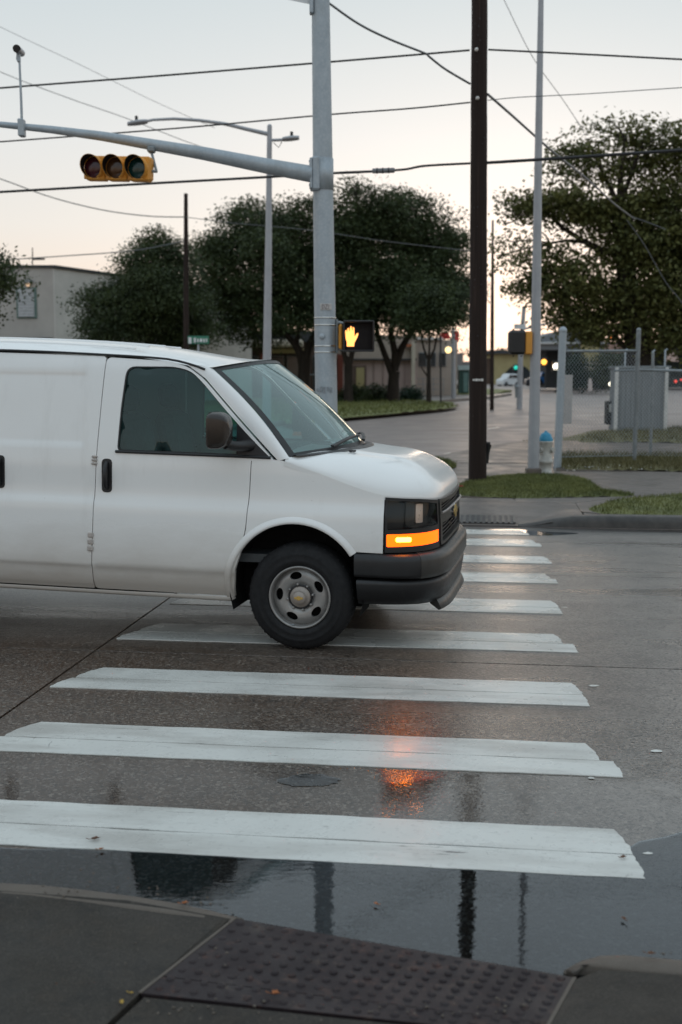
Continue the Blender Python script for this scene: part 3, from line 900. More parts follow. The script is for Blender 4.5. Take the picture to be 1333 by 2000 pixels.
# ------------------------------------------------------------------ grass
def grass(name, poly, n, hmin, hmax, mat, z=ZP, dome=0.05, seed=1, width=0.006, label=None):
    """a low mound of soil with many blades"""
    r_ = random.Random(seed)
    pp = smooth_poly([(p[0], p[1]) for p in poly], 5)
    arr = np.array(pp)
    def edge(x, y):
        return float(np.min(np.hypot(arr[:, 0] - x, arr[:, 1] - y)))
    def hz(x, y): return z + dome * min(1.0, edge(x, y) / .35) ** .7
    span = max(np.ptp(arr[:, 0]), np.ptp(arr[:, 1]))
    mb = MB()
    cdt_panel(mb, pp, [], max(.12, span / 26), lambda a, b: (a, b, hz(a, b)))
    x0, x1, y0, y1 = arr[:, 0].min(), arr[:, 0].max(), arr[:, 1].min(), arr[:, 1].max()
    vs, fs = [], []
    c = 0
    while c < n:
        x, y = r_.uniform(x0, x1), r_.uniform(y0, y1)
        if not in_poly((x, y), pp): continue
        b = hz(x, y) - .005 if n < 20000 else z + dome * .8
        h_ = r_.uniform(hmin, hmax); a = r_.uniform(0, math.pi); w = width * r_.uniform(.7, 1.4)
        lx, ly = r_.gauss(0, .45) * h_, r_.gauss(0, .45) * h_
        q = len(vs)
        dx, dy = math.cos(a) * w, math.sin(a) * w
        vs += [(x - dx, y - dy, b), (x + dx, y + dy, b), (x + lx, y + ly, b + h_)]
        fs.append((q, q + 1, q + 2))
        c += 1
    mb.add(vs, fs)
    return tag(mb.build(name, mat), label, None, None, 'stuff')
grass('grass', [g_(872, 962), g_(905, 945), g_(960, 933), g_(1060, 928), g_(1130, 934), g_(1160, 946), g_(1180, 958), g_(1238, 968), g_(1100, 972), g_(1000, 973), g_(900, 968)], 14000, .025, .07, M['grass'], ZP, .035, 1, .006)
grass('grass', [g_(1150, 995), g_(1175, 985), g_(1215, 975), g_(1333, 966), g_(1500, 955), S(9, 16.6), S(9, 14.98), S(4, 14.96), S(1.75, 14.96), S(1.55, 15.1)], 19000, .025, .065, M['grass'], ZP, .035, 2, .005)
grass('grass', [g_(1098, 914), g_(1150, 917), g_(1240, 919), g_(1420, 921), g_(1420, 893), g_(1230, 892), g_(1100, 891)], 5000, .05, .16, M['dry_grass'], ZP, .05, 3, .009)
grass('grass', [g_(838, 916), g_(870, 919), g_(892, 912), g_(880, 904), g_(840, 899), g_(790, 899), g_(790, 914)], 1800, .05, .11, M['grass'], ZP, .07, 4, .009)
grass('grass', [g_(1130, 862), g_(1240, 864), g_(1450, 864), g_(1450, 834), g_(1300, 838), g_(1190, 845)], 3500, .05, .15, M['dry_grass'], ZP, .04, 5, .014)
grass('grass', [g_(1010, 862), g_(1045, 865), g_(1080, 862), g_(1080, 852), g_(1040, 855)], 700, .04, .10, M['dry_grass'], 0.02, .04, 6, .012)
# scatter of pale litter in the soil strip under the fence
lit = MB()
for i in range(34):
    p = G(rnd.uniform(1098, 1333), rnd.uniform(908, 920), ZP + .03)
    s = rnd.uniform(.012, .04)
    lit.box((p.x, p.y, p.z + s * .3), (s * 1.6, s, s * .6), rnd.uniform(0, 3))
tag(lit.build('litter', M['paint']), 'scraps of pale litter lying in the soil strip under the fence', None, None, 'stuff')

# lawn and kerb across the side street, under the oaks
lawn = [G(400, 845, 0), G(560, 830, 0), G(665, 819, 0), G(780, 808, 0), G(850, 802, 0), G(884, 797, 0), G(892, 793, 0), G(880, 789, 0), G(800, 783, 0), G(740, 775, 0), G(560, 775, 0), G(300, 775, 0), G(200, 800, 0)]
fl = flat_slab('lawn', lawn, M['grass'], .15, .14)
mb = MB(); vs = []
kp = [Vector(p) for p in smooth_poly([tuple(p) for p in lawn[:7]], 4, False)]
for i, p in enumerate(kp):
    d = kp[min(i + 1, len(kp) - 1)] - kp[max(i - 1, 0)]; d.z = 0; d.normalize(); nrm = Vector((-d.y, d.x, 0))
    if nrm.y < 0: nrm = -nrm
    for o, zz in ((-.16, .0), (-.14, .13), (-.10, .17), (.10, .175), (.12, .10)): vs.append(Vector((p.x, p.y, 0)) + nrm * o + Vector((0, 0, zz)))
mb.add(vs, [(i * 5 + j, (i + 1) * 5 + j, (i + 1) * 5 + j + 1, i * 5 + j + 1) for i in range(len(kp) - 1) for j in range(4)], True)
tag(mb.build('kerb', M['pave']), kind='structure')
grass('grass', [G(560, 828, .15), G(665, 817, .15), G(780, 807, .15), G(880, 797, .15), G(880, 790, .15), G(780, 783, .15), G(660, 782, .15), G(540, 782, .15)], 5000, .06, .2, M['grass'], .15, .05, 8, .03)
flat_slab('pavement', [G(775, 781, 0), G(850, 787, 0), G(960, 779, 0), G(1000, 772, 0), G(900, 772, 0), G(800, 774, 0)], M['pave'], .16, .15)
flat_slab('lawn', [G(660, 773, 0), G(960, 775, 0), G(985, 768, 0), G(900, 764, 0), G(660, 764, 0)], M['grass'], .2, .18)
flat_slab('lawn', [G(895, 772, 0), G(960, 770, 0), G(1000, 766, 0), G(960, 763, 0), G(890, 765, 0)], M['grass'], .21, .18)
# faint lane marks on the side street
for (a, b) in (((870, 887), (884, 884)), ((952, 838), (975, 835)), ((1170, 809), (1215, 806))):
    p, q = G(*a), G(*b)
    n_ = (q - p).cross(Vector((0, 0, 1))).normalized() * .05
    mb = MB(); mb.add([p - n_, q - n_, q + n_, p + n_], [(0, 1, 2, 3)])
    for i in range(4): mb.v[i] = (mb.v[i][0], mb.v[i][1], .004)
    tag(mb.build('lane_marking', M['paint']), kind='structure')

# grit, seeds and crumbs on the wet concrete near us
gr_ = random.Random(21)
mb = MB()
for i in range(210):
    px, py = gr_.choice(((gr_.uniform(0, 460), gr_.uniform(1760, 1995)), (gr_.uniform(1130, 1333), gr_.uniform(1862, 1995)), (gr_.uniform(0, 470), gr_.uniform(1722, 1790)), (gr_.uniform(300, 1050), gr_.uniform(1950, 1995))))
    p = G(px, py, .045); s = gr_.choice((.0015, .002, .0025, .0035, .005))
    zb = (.135 - .02) if False else .0
    mb.bbox((p.x, p.y, .048 + (.05 if px < 300 and py < 1800 else .012 if px < 300 else 0.0)), (s * 2.2, s * 1.6, s * 1.4), s * .5, gr_.uniform(0, 3))
tag(mb.build('grit', M['fkerb']), 'grit and crumbs scattered over the dark wet pavement', None, None, 'stuff')

# ------------------------------------------------------------------ the white van
VYAW, VPITCH = R(12), R(0.9)
VO = Vector((-0.089, 8.90, 0.0))
AX = 0.385
van = bpy.data.objects.new('cargo_van', None)
COL.objects.link(van)
van.location = VO
van.rotation_euler = (0, 0, -VYAW)
tag(van, 'white cargo van with a lit amber turn signal crossing the painted crosswalk', 'van')
# built in the van's own axes: x forward from the front axle, y to its left (away from us), z up
WM[van.name] = Matrix.Identity(4)
def tilt(p):
    """body attitude: nose a little down on its springs"""
    c, s = math.cos(VPITCH), math.sin(VPITCH)
    z = p[2] - AX
    return Vector((p[0] * c + z * s, p[1], z * c - p[0] * s + AX))

XS, XN = -0.115, 1.065          # start of the nose curve, its length
DT = [(.30, .10), (.36, .075), (.40, .05), (.46, .03), (.525, .012), (.54, .002), (.60, .0), (.80, .002), (.93, .004), (.98, .008), (1.05, .026), (1.12, .030), (1.25, .032), (1.35, .040), (1.6, .072), (1.85, .108), (2.0, .14), (2.06, .17)]
def dz(z): return smooth_tab(DT, z)
def se(x):
    X = min(1.0, max(0.0, (x - XS) / XN))
    return (1 - X ** 5) ** 0.2
def box_step(x, a, b, w): 
    def st(t): t = min(1, max(0, t)); return t * t * (3 - 2 * t)
    return st((x - a) / w) * st((b - x) / w)
def rake(x): return min(1.0, max(0.0, (x - .3) / .5))
def half(x, z):
    w = se(x + 0.035 * rake(x) * (z - .7)) - dz(z)
    w -= .008 * box_step(x, -2.62, -1.60, .05) * box_step(z, 1.385, 1.94, .045)      # pressed blank where a window could be
    w -= .008 * box_step(x, -5.1, -2.78, .05) * box_step(z, 1.385, 1.94, .045)
    return max(w, .02)
def side(x, z, off=0.0): return (x, -(half(x, z) + off), z)
ZC = [(-.4, 1.43), (.2, 1.388), (.4, 1.366), (.6, 1.348), (.78, 1.325), (.95, 1.30)]
ZE = [(-.5, 1.37), (-.115, 1.335), (.2, 1.235), (.4, 1.168), (.6, 1.118), (.8, 1.105), (.95, 1.08)]
def zedge(x): return smooth_tab(ZE, x)
def zdrip(x): return smooth_tab([(-4.9, 2.085), (-2.35, 2.072), (-1.335, 2.042), (-1.02, 2.024), (-.85, 1.992), (-.73, 1.955), (-.66, 1.92)], x)

def both(fn):
    """near side as built, far side mirrored"""
    for s in (1, -1): fn(s)
def sd_map(s, off=0.0): return lambda x, z: tilt((x, s * -(half(x, z) + off), z))
def sd_in(s): return lambda x, z: Vector((0, s * 1.0, 0))
VP = van
def vpart(name, mb, mat, parent=None): return mb.build(name, mat, parent or VP, local=True)

ARC_X, ARC_Z, ARC_R = -.03, .43, .475
def arch(cx, cz, r, a0, a1, n=22): return [(cx + r * math.cos(R(a0 + (a1 - a0) * i / n)), cz + r * math.sin(R(a0 + (a1 - a0) * i / n))) for i in range(n + 1)]
ZS = 0.345       # sill
# front door
WIN = round_poly([(-1.362, 1.372), (-1.348, 1.66), (-1.318, 1.972), (-.95, 1.975), (-.83, 1.945), (-.735, 1.862), (-.574, 1.69), (-.40, 1.515), (-.235, 1.364)], [.03, .05, .07, .08, .05, .1, .1, .1, .015])
DOOR = round_poly([(-1.552, ZS + .01), (-1.532, .86), (-1.512, 1.37), (-1.475, 2.035), (-1.0, 2.012), (-.86, 1.975), (-.73, 1.89), (-.46, 1.61), (-.195, 1.338), (-.362, 1.332), (-.372, 1.10), (-.391, .85), (-.424, .71), (-.472, .56), (-.494, ZS + .01)], [.03, .1, .1, .04, .05, .05, .05, 0, .01, .01, .06, .08, .08, .05, .02])
HND = {}
def door(s):
    mb = MB()
    cdt_panel(mb, DOOR, [WIN], .045, sd_map(s), .03, sd_in(s), flip=(s < 0))
    d = vpart('front_door', mb, M['van'])
    # rubber round the glass
    inner = [(p[0] + (-.80 - p[0]) * .018, p[1] + (1.66 - p[1]) * .028) for p in WIN]
    mb = MB(); cdt_panel(mb, [(p[0] + (-.80 - p[0]) * .004, p[1] + (1.66 - p[1]) * .006) for p in WIN], [inner], .02, sd_map(s, -.006), .02, sd_in(s), flip=(s < 0))
    vpart('window_seal', mb, M['trim'], d)
    sail = [(-.235, 1.366), (-.40, 1.514), (-.475, 1.588), (-.47, 1.366)]
    mb = MB(); cdt_panel(mb, sail, [], .06, sd_map(s, .002), .02, sd_in(s), flip=(s < 0))
    vpart('mirror_sail', mb, M['black_pl'], d)
    gl = MB(); cdt_panel(gl, inner, [], .08, sd_map(s, -.016), 0, None, flip=(s < 0))
    vpart('window_glass', gl, M['side_glass'], d)
    # belt moulding
    mb = MB()
    mb.tube([tilt((x, s * -(half(x, 1.36) + .004), z)) for x, z in ((-1.37, 1.366), (-1.0, 1.363), (-.6, 1.36), (-.22, 1.356))], .011, 8)
    vpart('belt_moulding', mb, M['trim'], d)
    # upright handle in its cup
    mb = MB()
    ol = round_poly([(-1.474, 1.07), (-1.474, 1.312), (-1.396, 1.312), (-1.396, 1.07)], .033)
    cdt_panel(mb, ol, [], .03, sd_map(s, .004), .012, sd_in(s), flip=(s < 0))
    hd = vpart('handle', mb, M['black_pl'], d)
    mb = MB()
    mb.tube([tilt((-1.435, s * -(half(-1.435, z) + o), z)) for z, o in ((1.10, .006), (1.125, .03), (1.19, .036), (1.255, .03), (1.285, .006))], [.014, .017, .019, .017, .014], 10)
    vpart('handle_grip', mb, M['black_pl'], d)
both(door)
# cargo doors and rear flank (with the rear wheel arch)
def flank(s):
    c = [(-1.558, ZS + .01), (-1.538, .86), (-1.518, 1.37), (-1.481, 2.04), (-2.70, 2.066), (-2.70, ZS + .01)]
    mb = MB(); cdt_panel(mb, round_poly(c, [.01, .1, .1, .03, .03, .01]), [], .026, sd_map(s), .03, sd_in(s), flip=(s > 0))
    d = vpart('cargo_door', mb, M['van'])
    if s > 0:
        for z0, z1 in ((1.255, 1.33), (.64, .79)):
            mb = MB()
            for k in range(3):
                za = z0 + (z1 - z0) * k / 3
                xm = -1.553 + (za - .38) * .04
                p = tilt((xm - .012, -(half(xm, za) + .006), za + .02))
                mb.bbox(p, (.042, .016, (z1 - z0) / 3 * .7), .005)
            vpart('hinge', mb, M['hinge'], d)
    mb = MB()
    ol = round_poly([(-2.312, 1.07), (-2.312, 1.312), (-2.234, 1.312), (-2.234, 1.07)], .033)
    cdt_panel(mb, ol, [], .03, sd_map(s, .004), .012, sd_in(s), flip=(s < 0))
    hd = vpart('handle', mb, M['black_pl'], d)
    mb = MB(); mb.tube([tilt((-2.273, s * -(half(-2.273, z) + o), z)) for z, o in ((1.10, .006), (1.125, .03), (1.19, .036), (1.255, .03), (1.285, .006))], .017, 10)
    vpart('handle_grip', mb, M['black_pl'], d)
    r = [(-2.706, ZS + .01), (-2.706, 2.066), (-5.24, 2.09), (-5.32, 1.3), (-5.32, .45), (-4.45, .40)] + arch(-3.97, .43, .46, -2, 182, 18) + [(-3.46, ZS + .01)]
    mb = MB(); cdt_panel(mb, r, [], .07, sd_map(s), .03, sd_in(s), flip=(s > 0))
    vpart('rear_quarter_panel', mb, M['van'])
    # rocker below the doors
    mb = MB()
    vs = []
    xs = [-3.46 + i * (3.46 - .50) / 10 for i in range(11)]
    for x in xs:
        for o, z in ((-.012, ZS + .004), (-.010, .33), (-.03, .315), (-.16, .31)):
            vs.append(tilt((x, s * -(half(x, .40) + o), z)))
    mb.add(vs, [(i * 4 + j, i * 4 + j + 1, (i + 1) * 4 + j + 1, (i + 1) * 4 + j) for i in range(10) for j in range(3)], True)
    vpart('rocker_panel', mb, M['van'])
both(flank)
# front wing: round the arch to the lamp and the bumper
X_LAMP = .585
def wing(s):
    top = [(x, zedge(x)) for x in (-.14, 0, .1, .2, .3, .4, .5, X_LAMP)]
    ol = [(-.488, ZS + .01), (-.466, .56), (-.418, .71), (-.386, .85), (-.366, 1.10), (-.356, 1.334)] + [(-.20, 1.342)] + top + [(X_LAMP, .722), (.36, .728)] + arch(ARC_X, ARC_Z, ARC_R, 35, 190, 26)
    mb = MB(); cdt_panel(mb, ol, [], .04, sd_map(s), .035, sd_in(s), flip=(s > 0))
    w = vpart('front_wing', mb, M['van'])
    # rolled lip of the arch
    a = arch(ARC_X, ARC_Z, ARC_R + .004, 34, 192, 30)
    vs = []
    for (x, z) in a:
        dx, dz_ = x - ARC_X, z - ARC_Z
        L = math.hypot(dx, dz_)
        for o, rr in ((.001, .045), (.012, .03), (.020, .012), (.018, -.004), (-.03, -.006)):
            xx, zz = ARC_X + dx / L * (L + rr), ARC_Z + dz_ / L * (L + rr)
            vs.append(tilt((xx, s * -(half(xx, zz) + o), zz)))
    mb = MB(); n = len(a)
    fs = [(i * 5 + j, i * 5 + j + 1, (i + 1) * 5 + j + 1, (i + 1) * 5 + j) for i in range(n - 1) for j in range(4)]
    mb.add(vs, fs if s < 0 else [q[::-1] for q in fs], True)
    vpart('arch_lip', mb, M['van'], w)
both(wing)
# bonnet: one cap rounding over to the wings and the grille line
def cap_pt(th, rho):
    c, s_ = math.cos(th), math.sin(th)
    x = XS + (XN - .012) * rho * max(0, c) ** .4
    y = rho * .968 * math.copysign(abs(s_) ** .4, s_)
    m = 1 - rho
    m0 = .40
    g = math.sqrt(max(0, 1 - (1 - min(m, m0) / m0) ** 2))
    zi = smooth_tab(ZC, x) - .012 * (y / .9) ** 2
    # shallow creases either side of a raised middle
    zi += .010 * box_step(abs(y), -.1, .52, .10) * box_step(x, .0, .86, .2)
    return tilt((x, y, zedge(x) + (zi - zedge(x)) * g))
mb = MB()
NT_, NR_ = 72, 26
vs = []
for i in range(NR_ + 1):
    rho = 1 - .80 * (i / NR_) ** 1.7
    for j in range(NT_ + 1):
        vs.append(cap_pt(-math.pi / 2 + math.pi * j / NT_, rho))
W_ = NT_ + 1
mb.add(vs, [(i * W_ + j, i * W_ + j + 1, (i + 1) * W_ + j + 1, (i + 1) * W_ + j) for i in range(NR_) for j in range(NT_)], True)
# front lip folded down
lip = vs[:W_]
mb.add(lip + [p + Vector((-.01, 0, -.03)) for p in lip], [(j, W_ + j, W_ + j + 1, j + 1) for j in range(NT_)], True)
hood = vpart('bonnet', mb, M['van'])
# washer jet
mb = MB(); p = cap_pt(-1.2, .55); mb.bbox(Vector(p) + Vector((0, 0, .012)), (.05, .03, .014), .004)
vpart('washer_jet', mb, M['black_pl'], hood)

# windscreen and its frame
def ws_pt(s, t):
    """s -1 (near side) .. 1, t 0 bottom .. 1 top"""
    xb = -.085 + .325 * (1 - abs(s) ** 2.2); xt = -.69 + .20 * (1 - abs(s) ** 2.2)
    zb = 1.345 + .040 * (1 - s * s); zt = 1.965 + .065 * (1 - s * s)
    yb, yt = .925 * s, .82 * s
    bul = .035 * math.sin(math.pi * t)
    return Vector((xb + (xt - xb) * t + bul * .7, yb + (yt - yb) * t, zb + (zt - zb) * t + bul * .6))
def patch(f, ns, nt, mb, s0=-1, s1=1, t0=0, t1=1, off=0.0):
    vs = []
    for i in range(nt + 1):
        for j in range(ns + 1):
            s = s0 + (s1 - s0) * j / ns; t = t0 + (t1 - t0) * i / nt
            vs.append(tilt(f(s, t) + Vector((off * .75, 0, off * .66))))
    w = ns + 1
    mb.add(vs, [(i * w + j, i * w + j + 1, (i + 1) * w + j + 1, (i + 1) * w + j) for i in range(nt) for j in range(ns)], True)
    return mb
mb = patch(ws_pt, 24, 14, MB(), -.955, .955, .035, .97)
ws = vpart('windscreen', mb, M['ws_glass'])
mb = MB()
patch(ws_pt, 24, 1, mb, -1, 1, .965, 1.0, .004); patch(ws_pt, 24, 1, mb, -1, 1, -.02, .055, .004)
patch(ws_pt, 1, 14, mb, -1.0, -.95, 0, 1, .0045); patch(ws_pt, 1, 14, mb, .95, 1.0, 0, 1, .0045)
vpart('windscreen_seal', mb, M['trim'], ws)
# black cowl between glass and bonnet
def cowl(s, t):
    a = ws_pt(s, 0.02)
    x1 = XS + .07 + .36 * (1 - abs(s) ** 2.4)
    return Vector((a.x + (x1 - a.x) * t, a.y * (1 + .02 * t), a.z + (smooth_tab(ZC, x1) - .012 * s * s - .03 * abs(s) ** 3 + .006 - a.z) * t + .012 * math.sin(math.pi * t)))
mb = patch(cowl, 30, 6, MB(), -.99, .99)
vpart('cowl', mb, M['black_pl'])
for s0, s1 in ((-.62, -.02), (.02, .66)):
    mb = MB()
    arm = [tilt(ws_pt(s0 + (s1 - s0) * t, .03 + .055 * math.sin(math.pi * min(1, t * .62))) + Vector((.03, 0, .03))) for t in [i / 8 for i in range(9)]]
    mb.tube(arm, .010, 6)
    wp = vpart('wiper', mb, M['trim'])
    mb = MB(); mb.tube([p + Vector((-.012, 0, .004)) for p in arm[:7]], .008, 5)
    vpart('wiper_blade', mb, M['trim'], wp)
# A pillars: between door shut line and glass
def pillar(s):
    mb = MB(); vs = []
    n = 14
    lo = [(-.165, 1.335), (-.46, 1.625), (-.73, 1.905), (-.86, 1.985)]
    for i in range(n + 1):
        t = i / n
        # door side edge
        zz = 1.335 + (1.985 - 1.335) * t
        xx = lerp_tab([(z, x) for x, z in lo], zz)
        a = Vector((xx, -(half(xx, zz)) + .0, zz))
        b = ws_pt(-1.0, t)
        b = Vector((b.x, b.y, b.z))
        for k in range(6):
            q = k / 5
            p = a.lerp(b, q) + Vector((.018, -.018, .012)) * math.sin(math.pi * q)
            vs.append(tilt((p.x, s * p.y, p.z)))
    fs = [(i * 6 + j, i * 6 + j + 1, (i + 1) * 6 + j + 1, (i + 1) * 6 + j) for i in range(n) for j in range(5)]
    mb.add(vs, fs if s > 0 else [f[::-1] for f in fs], True)
    vpart('pillar', mb, M['van'])
both(pillar)
# roof with its drip channel
def roof_pt(x, t):
    """t -1..1 across"""
    zd = zdrip(x)
    w = se(x) - dz(min(zd, 2.06)) - .0
    zc = smooth_tab([(-4.9, 2.20), (-2.8, 2.178), (-2.13, 2.166), (-1.47, 2.134), (-1.04, 2.094), (-.80, 2.062), (-.5, 2.02)], x)
    return (x, w * t, zd + .006 + (zc - zd) * (1 - abs(t) ** 2.6) ** .75)
mb = MB(); vs = []
xs = [-5.24 + i * .2 for i in range(19)] + [-1.6 + i * .045 for i in range(16)] + [-.9 + i * .02 for i in range(10)]
nt = 28
ts = [math.sin(math.pi / 2 * (-1 + 2 * j / nt)) for j in range(nt + 1)]
for k, x in enumerate(xs):
    for t in ts:
        # the front edge follows the bowed screen head
        xe = -.69 + .20 * (1 - abs(t) ** 2.2)
        xr = x if x < -1.6 else -1.6 + (x + 1.6) * ((xe + .004 + 1.6) / (xs[-1] + 1.6))
        p = roof_pt(xr, t)
        if x > -1.6:
            f = ((x + 1.6) / (xs[-1] + 1.6)) ** 2.2
            e = ws_pt(t * .99, 1.0)
            p = (p[0], p[1] * (1 - f) + e.y * 1.03 * f, p[2] * (1 - f) + (e.z + .008) * f)
        vs.append(tilt(p))
w = nt + 1
mb.add(vs, [(i * w + j, i * w + j + 1, (i + 1) * w + j + 1, (i + 1) * w + j)[::-1] for i in range(len(xs) - 1) for j in range(nt)], True)
roof = vpart('roof', mb, M['van'])
def drip(s):
    mb = MB()
    pp = [tilt((x, s * -(half(x, zdrip(x)) + .004), zdrip(x) + .004)) for x in [-5.24 + i * .2 for i in range(19)] + [-1.5, -1.3, -1.15, -1.02, -.93, -.86, -.79, -.73]]
    mb.tube(pp, .009, 6)
    vpart('drip_channel', mb, M['trim'], roof)
both(drip)
# faint swage lines along the roof
def rib(y):
    mb = MB()
    pts = []
    for x in [-5.1 + .25 * i for i in range(16)]:
        w_ = se(x) - dz(2.06); p = roof_pt(x, y / w_); pts.append(tilt(p) + Vector((0, 0, -.004)))
    mb.tube(pts, .014, 6)
    vpart('roof_rib', mb, M['van'], roof)
for y in (-.62, -.35, 0, .35, .62): rib(y)
# back of the van
mb = MB()
bk = [(s_ * (half(-5.28, z) - .02), z) for s_, z in [(-1, .45), (-1, .8), (-1, 1.2), (-1, 1.6), (-1, 2.0)]] 
ring = [(y, z) for y, z in bk] + [(-.4, 2.17), (.4, 2.17)] + [(-y, z) for y, z in bk[::-1]]
mb.prism([tilt((-5.30, y, z)) for y, z in ring], (-.06, 0, 0))
vpart('rear_door', mb, M['van'])
mb = MB(); mb.bbox(tilt((-5.43, 0, .52)), (.14, 1.9, .16), .03); vpart('rear_bumper', mb, M['black_pl'])

# --- nose: pieces lie on the plan curve, told by arc length
PC = []
for i in range(241):
    th = -math.pi / 2 + math.pi * i / 240
    c, s_ = max(0.0, math.cos(th)), math.sin(th)
    PC.append((XS + XN * c ** .4, math.copysign(abs(s_) ** .4, s_)))
AL = [0.0]
for a, b in zip(PC, PC[1:]): AL.append(AL[-1] + math.hypot(b[0] - a[0], b[1] - a[1]))
def nose(u, z, off=0.0):
    """u: arc length along the plan curve from the near side"""
    k = 0
    lo, hi = 0, len(AL) - 1
    while hi - lo > 1:
        m = (lo + hi) // 2
        if AL[m] <= u: lo = m
        else: hi = m
    t = (u - AL[lo]) / max(1e-9, AL[hi] - AL[lo])
    x = PC[lo][0] + (PC[hi][0] - PC[lo][0]) * t; y = PC[lo][1] + (PC[hi][1] - PC[lo][1]) * t
    a = PC[max(0, lo - 2)]; b = PC[min(len(PC) - 1, hi + 2)]
    tx, ty = b[0] - a[0], b[1] - a[1]
    L = math.hypot(tx, ty) or 1
    nx, ny = ty / L, -tx / L
    sx = -0.035 * rake(x) * (z - .7)
    y *= (1 - dz(z) * 1.0)
    return tilt((x + sx + nx * off, y + ny * off, z))
def u_of_x(x, near=True):
    for i in range(len(PC)):
        if PC[i][0] >= x: return AL[i] if near else AL[-1] - AL[i]
U0 = u_of_x(X_LAMP + .008)
UC = AL[-1] / 2
UL = u_of_x(.925)                    # inner end of the lamp
def npanel(ol, off, mat, name, parent=None, holes=(), flange=.03, step=.035):
    mb = MB()
    cdt_panel(mb, ol, list(holes), step, lambda u, z: nose(u, z, off), flange, lambda u, z: (nose(u, z, -.1) - nose(u, z, 0)).normalized(), flip=False)
    return vpart(name, mb, mat, parent)
def mir(ol): return [(2 * UC - u, z) for u, z in ol][::-1]
ztop = lambda u: zedge(min(.94, nose(u, .9)[0])) - .012
# dark pocket behind everything
mb = MB(); vs = []
nu = 60
for i in range(nu + 1):
    u = U0 - .0 + (2 * UC - 2 * U0) * i / nu
    for z in (.64, .8, .95, 1.10): vs.append(nose(u, z, -.075))
mb.add(vs, [(i * 4 + j, (i + 1) * 4 + j, (i + 1) * 4 + j + 1, i * 4 + j + 1) for i in range(nu) for j in range(3)], True)
vpart('grille_backing', mb, M['under'])
def lamp(side_):
    L = [(U0, .875), (U0, ztop(U0) - .004), ((U0 + UL) / 2, ztop((U0 + UL) / 2) - .002), (UL - .03, ztop(UL) - .012), (UL + .01, .905)]
    fr = [(U0 - .002, .728), (U0 - .002, ztop(U0) + .002), ((U0 + UL) / 2, ztop((U0 + UL) / 2) + .004), (UL + .0, ztop(UL) - .002), (UL + .035, .89), (UL + .03, .735)]
    h1 = round_poly([(U0 + .016, .885), (U0 + .016, ztop(U0) - .018), ((U0 + UL) / 2, ztop((U0 + UL) / 2) - .016), (UL - .028, ztop(UL) - .022), (UL + .0, .90)], .018)
    h2 = round_poly([(U0 + .010, .768), (U0 + .010, .855), (UL + .006, .862), (UL + .006, .778)], .012)
    mm = (lambda o: o) if side_ > 0 else mir
    f = npanel(mm(fr), .004, M['black_pl'], 'headlight', None, [mm(h1), mm(h2)], .05)
    npanel(mm(h1), -.002, M['lamp_glass'], 'lens', f, (), 0)
    npanel(mm(h1), -.05, M['black_pl'], 'lamp_bowl', f, (), 0)
    um = (U0 + UL) / 2 + .012
    rf = round_poly([(um - .012, .925), (um - .012, 1.055), (um + .062, 1.055), (um + .062, .925)], .012)
    npanel(mm(rf), -.030, M['reflector'], 'reflector', f, (), .015, .02)
    rf2 = round_poly([(um - .10, .91), (um - .10, 1.07), (um - .018, 1.07), (um - .018, .91)], .02)
    npanel(mm(rf2), -.036, M['grey_pl'], 'reflector', f, (), .01, .02)
    ts_ = npanel(mm(h2), .004, M['amber' if side_ > 0 else 'amber_off'], 'turn_signal', None, (), .02)
    if side_ < 0: return f
    bl_ = [(U0 + .075, .802), (U0 + .075, .834), (U0 + .185, .834), (U0 + .185, .802)]
    npanel(mm(round_poly(bl_, .014)), .0065, M['filament'], 'bulb', ts_, (), .002, .02)
    return f
lamp(1); lamp(-1)
bpy.data.objects['turn_signal']['label'] = 'lit amber turn signal below the near headlight'
# grille: dark net with a grey bar and a badge
gz0, gz1 = .735, 1.062
gol = [(UL + .045, gz0 + .01), (UL + .04, .89), (UL + .012, gz1 + .01), (UC, gz1 - .008), (2 * UC - UL - .012, gz1 + .01), (2 * UC - UL - .04, .89), (2 * UC - UL - .045, gz0 + .01)]
ga = round_poly([(UL + .07, .965), (UL + .05, gz1 - .015), (UC, gz1 - .035), (2 * UC - UL - .05, gz1 - .015), (2 * UC - UL - .07, .965), (UC, .985)], .02)
gb = round_poly([(UL + .085, .765), (UL + .085, .90), (UC, .89), (2 * UC - UL - .085, .90), (2 * UC - UL - .085, .765)], .02)
grl = npanel(gol, .012, M['grey_pl'], 'grille', None, [ga, gb], .04)
for z in (.985, 1.005, 1.025) :
    mb = MB(); mb.tube([nose(UL + .06 + (2 * UC - 2 * UL - .12) * i / 20, z, -.012) for i in range(21)], .004, 5); vpart('grille_slat', mb, M['black_pl'], grl)
for z in (.785, .812, .84, .868):
    mb = MB(); mb.tube([nose(UL + .09 + (2 * UC - 2 * UL - .18) * i / 20, z, -.012) for i in range(21)], .004, 5); vpart('grille_slat', mb, M['black_pl'], grl)
mb = MB(); mb.tube([nose(UL + .05 + (2 * UC - 2 * UL - .1) * i / 24, .975 + .0 * i, .018) for i in range(25)], .010, 8); vpart('grille_bar', mb, M['rim'], grl)
bt = [(UC - .10, .91), (UC - .10, .95), (UC - .045, .95), (UC - .045, .975), (UC + .045, .975), (UC + .045, .95), (UC + .10, .95), (UC + .10, .91), (UC + .045, .91), (UC + .045, .885), (UC - .045, .885), (UC - .045, .91)]
bt = [(u, z - .005) for u, z in bt]
npanel([(UC + (u - UC) * 1.12, .925 + (z - .925) * 1.2) for u, z in bt], .030, M['chrome'], 'badge_rim', grl, (), .02, .03)
npanel(bt, .034, M['gold'], 'badge', grl, (), .01, .03)
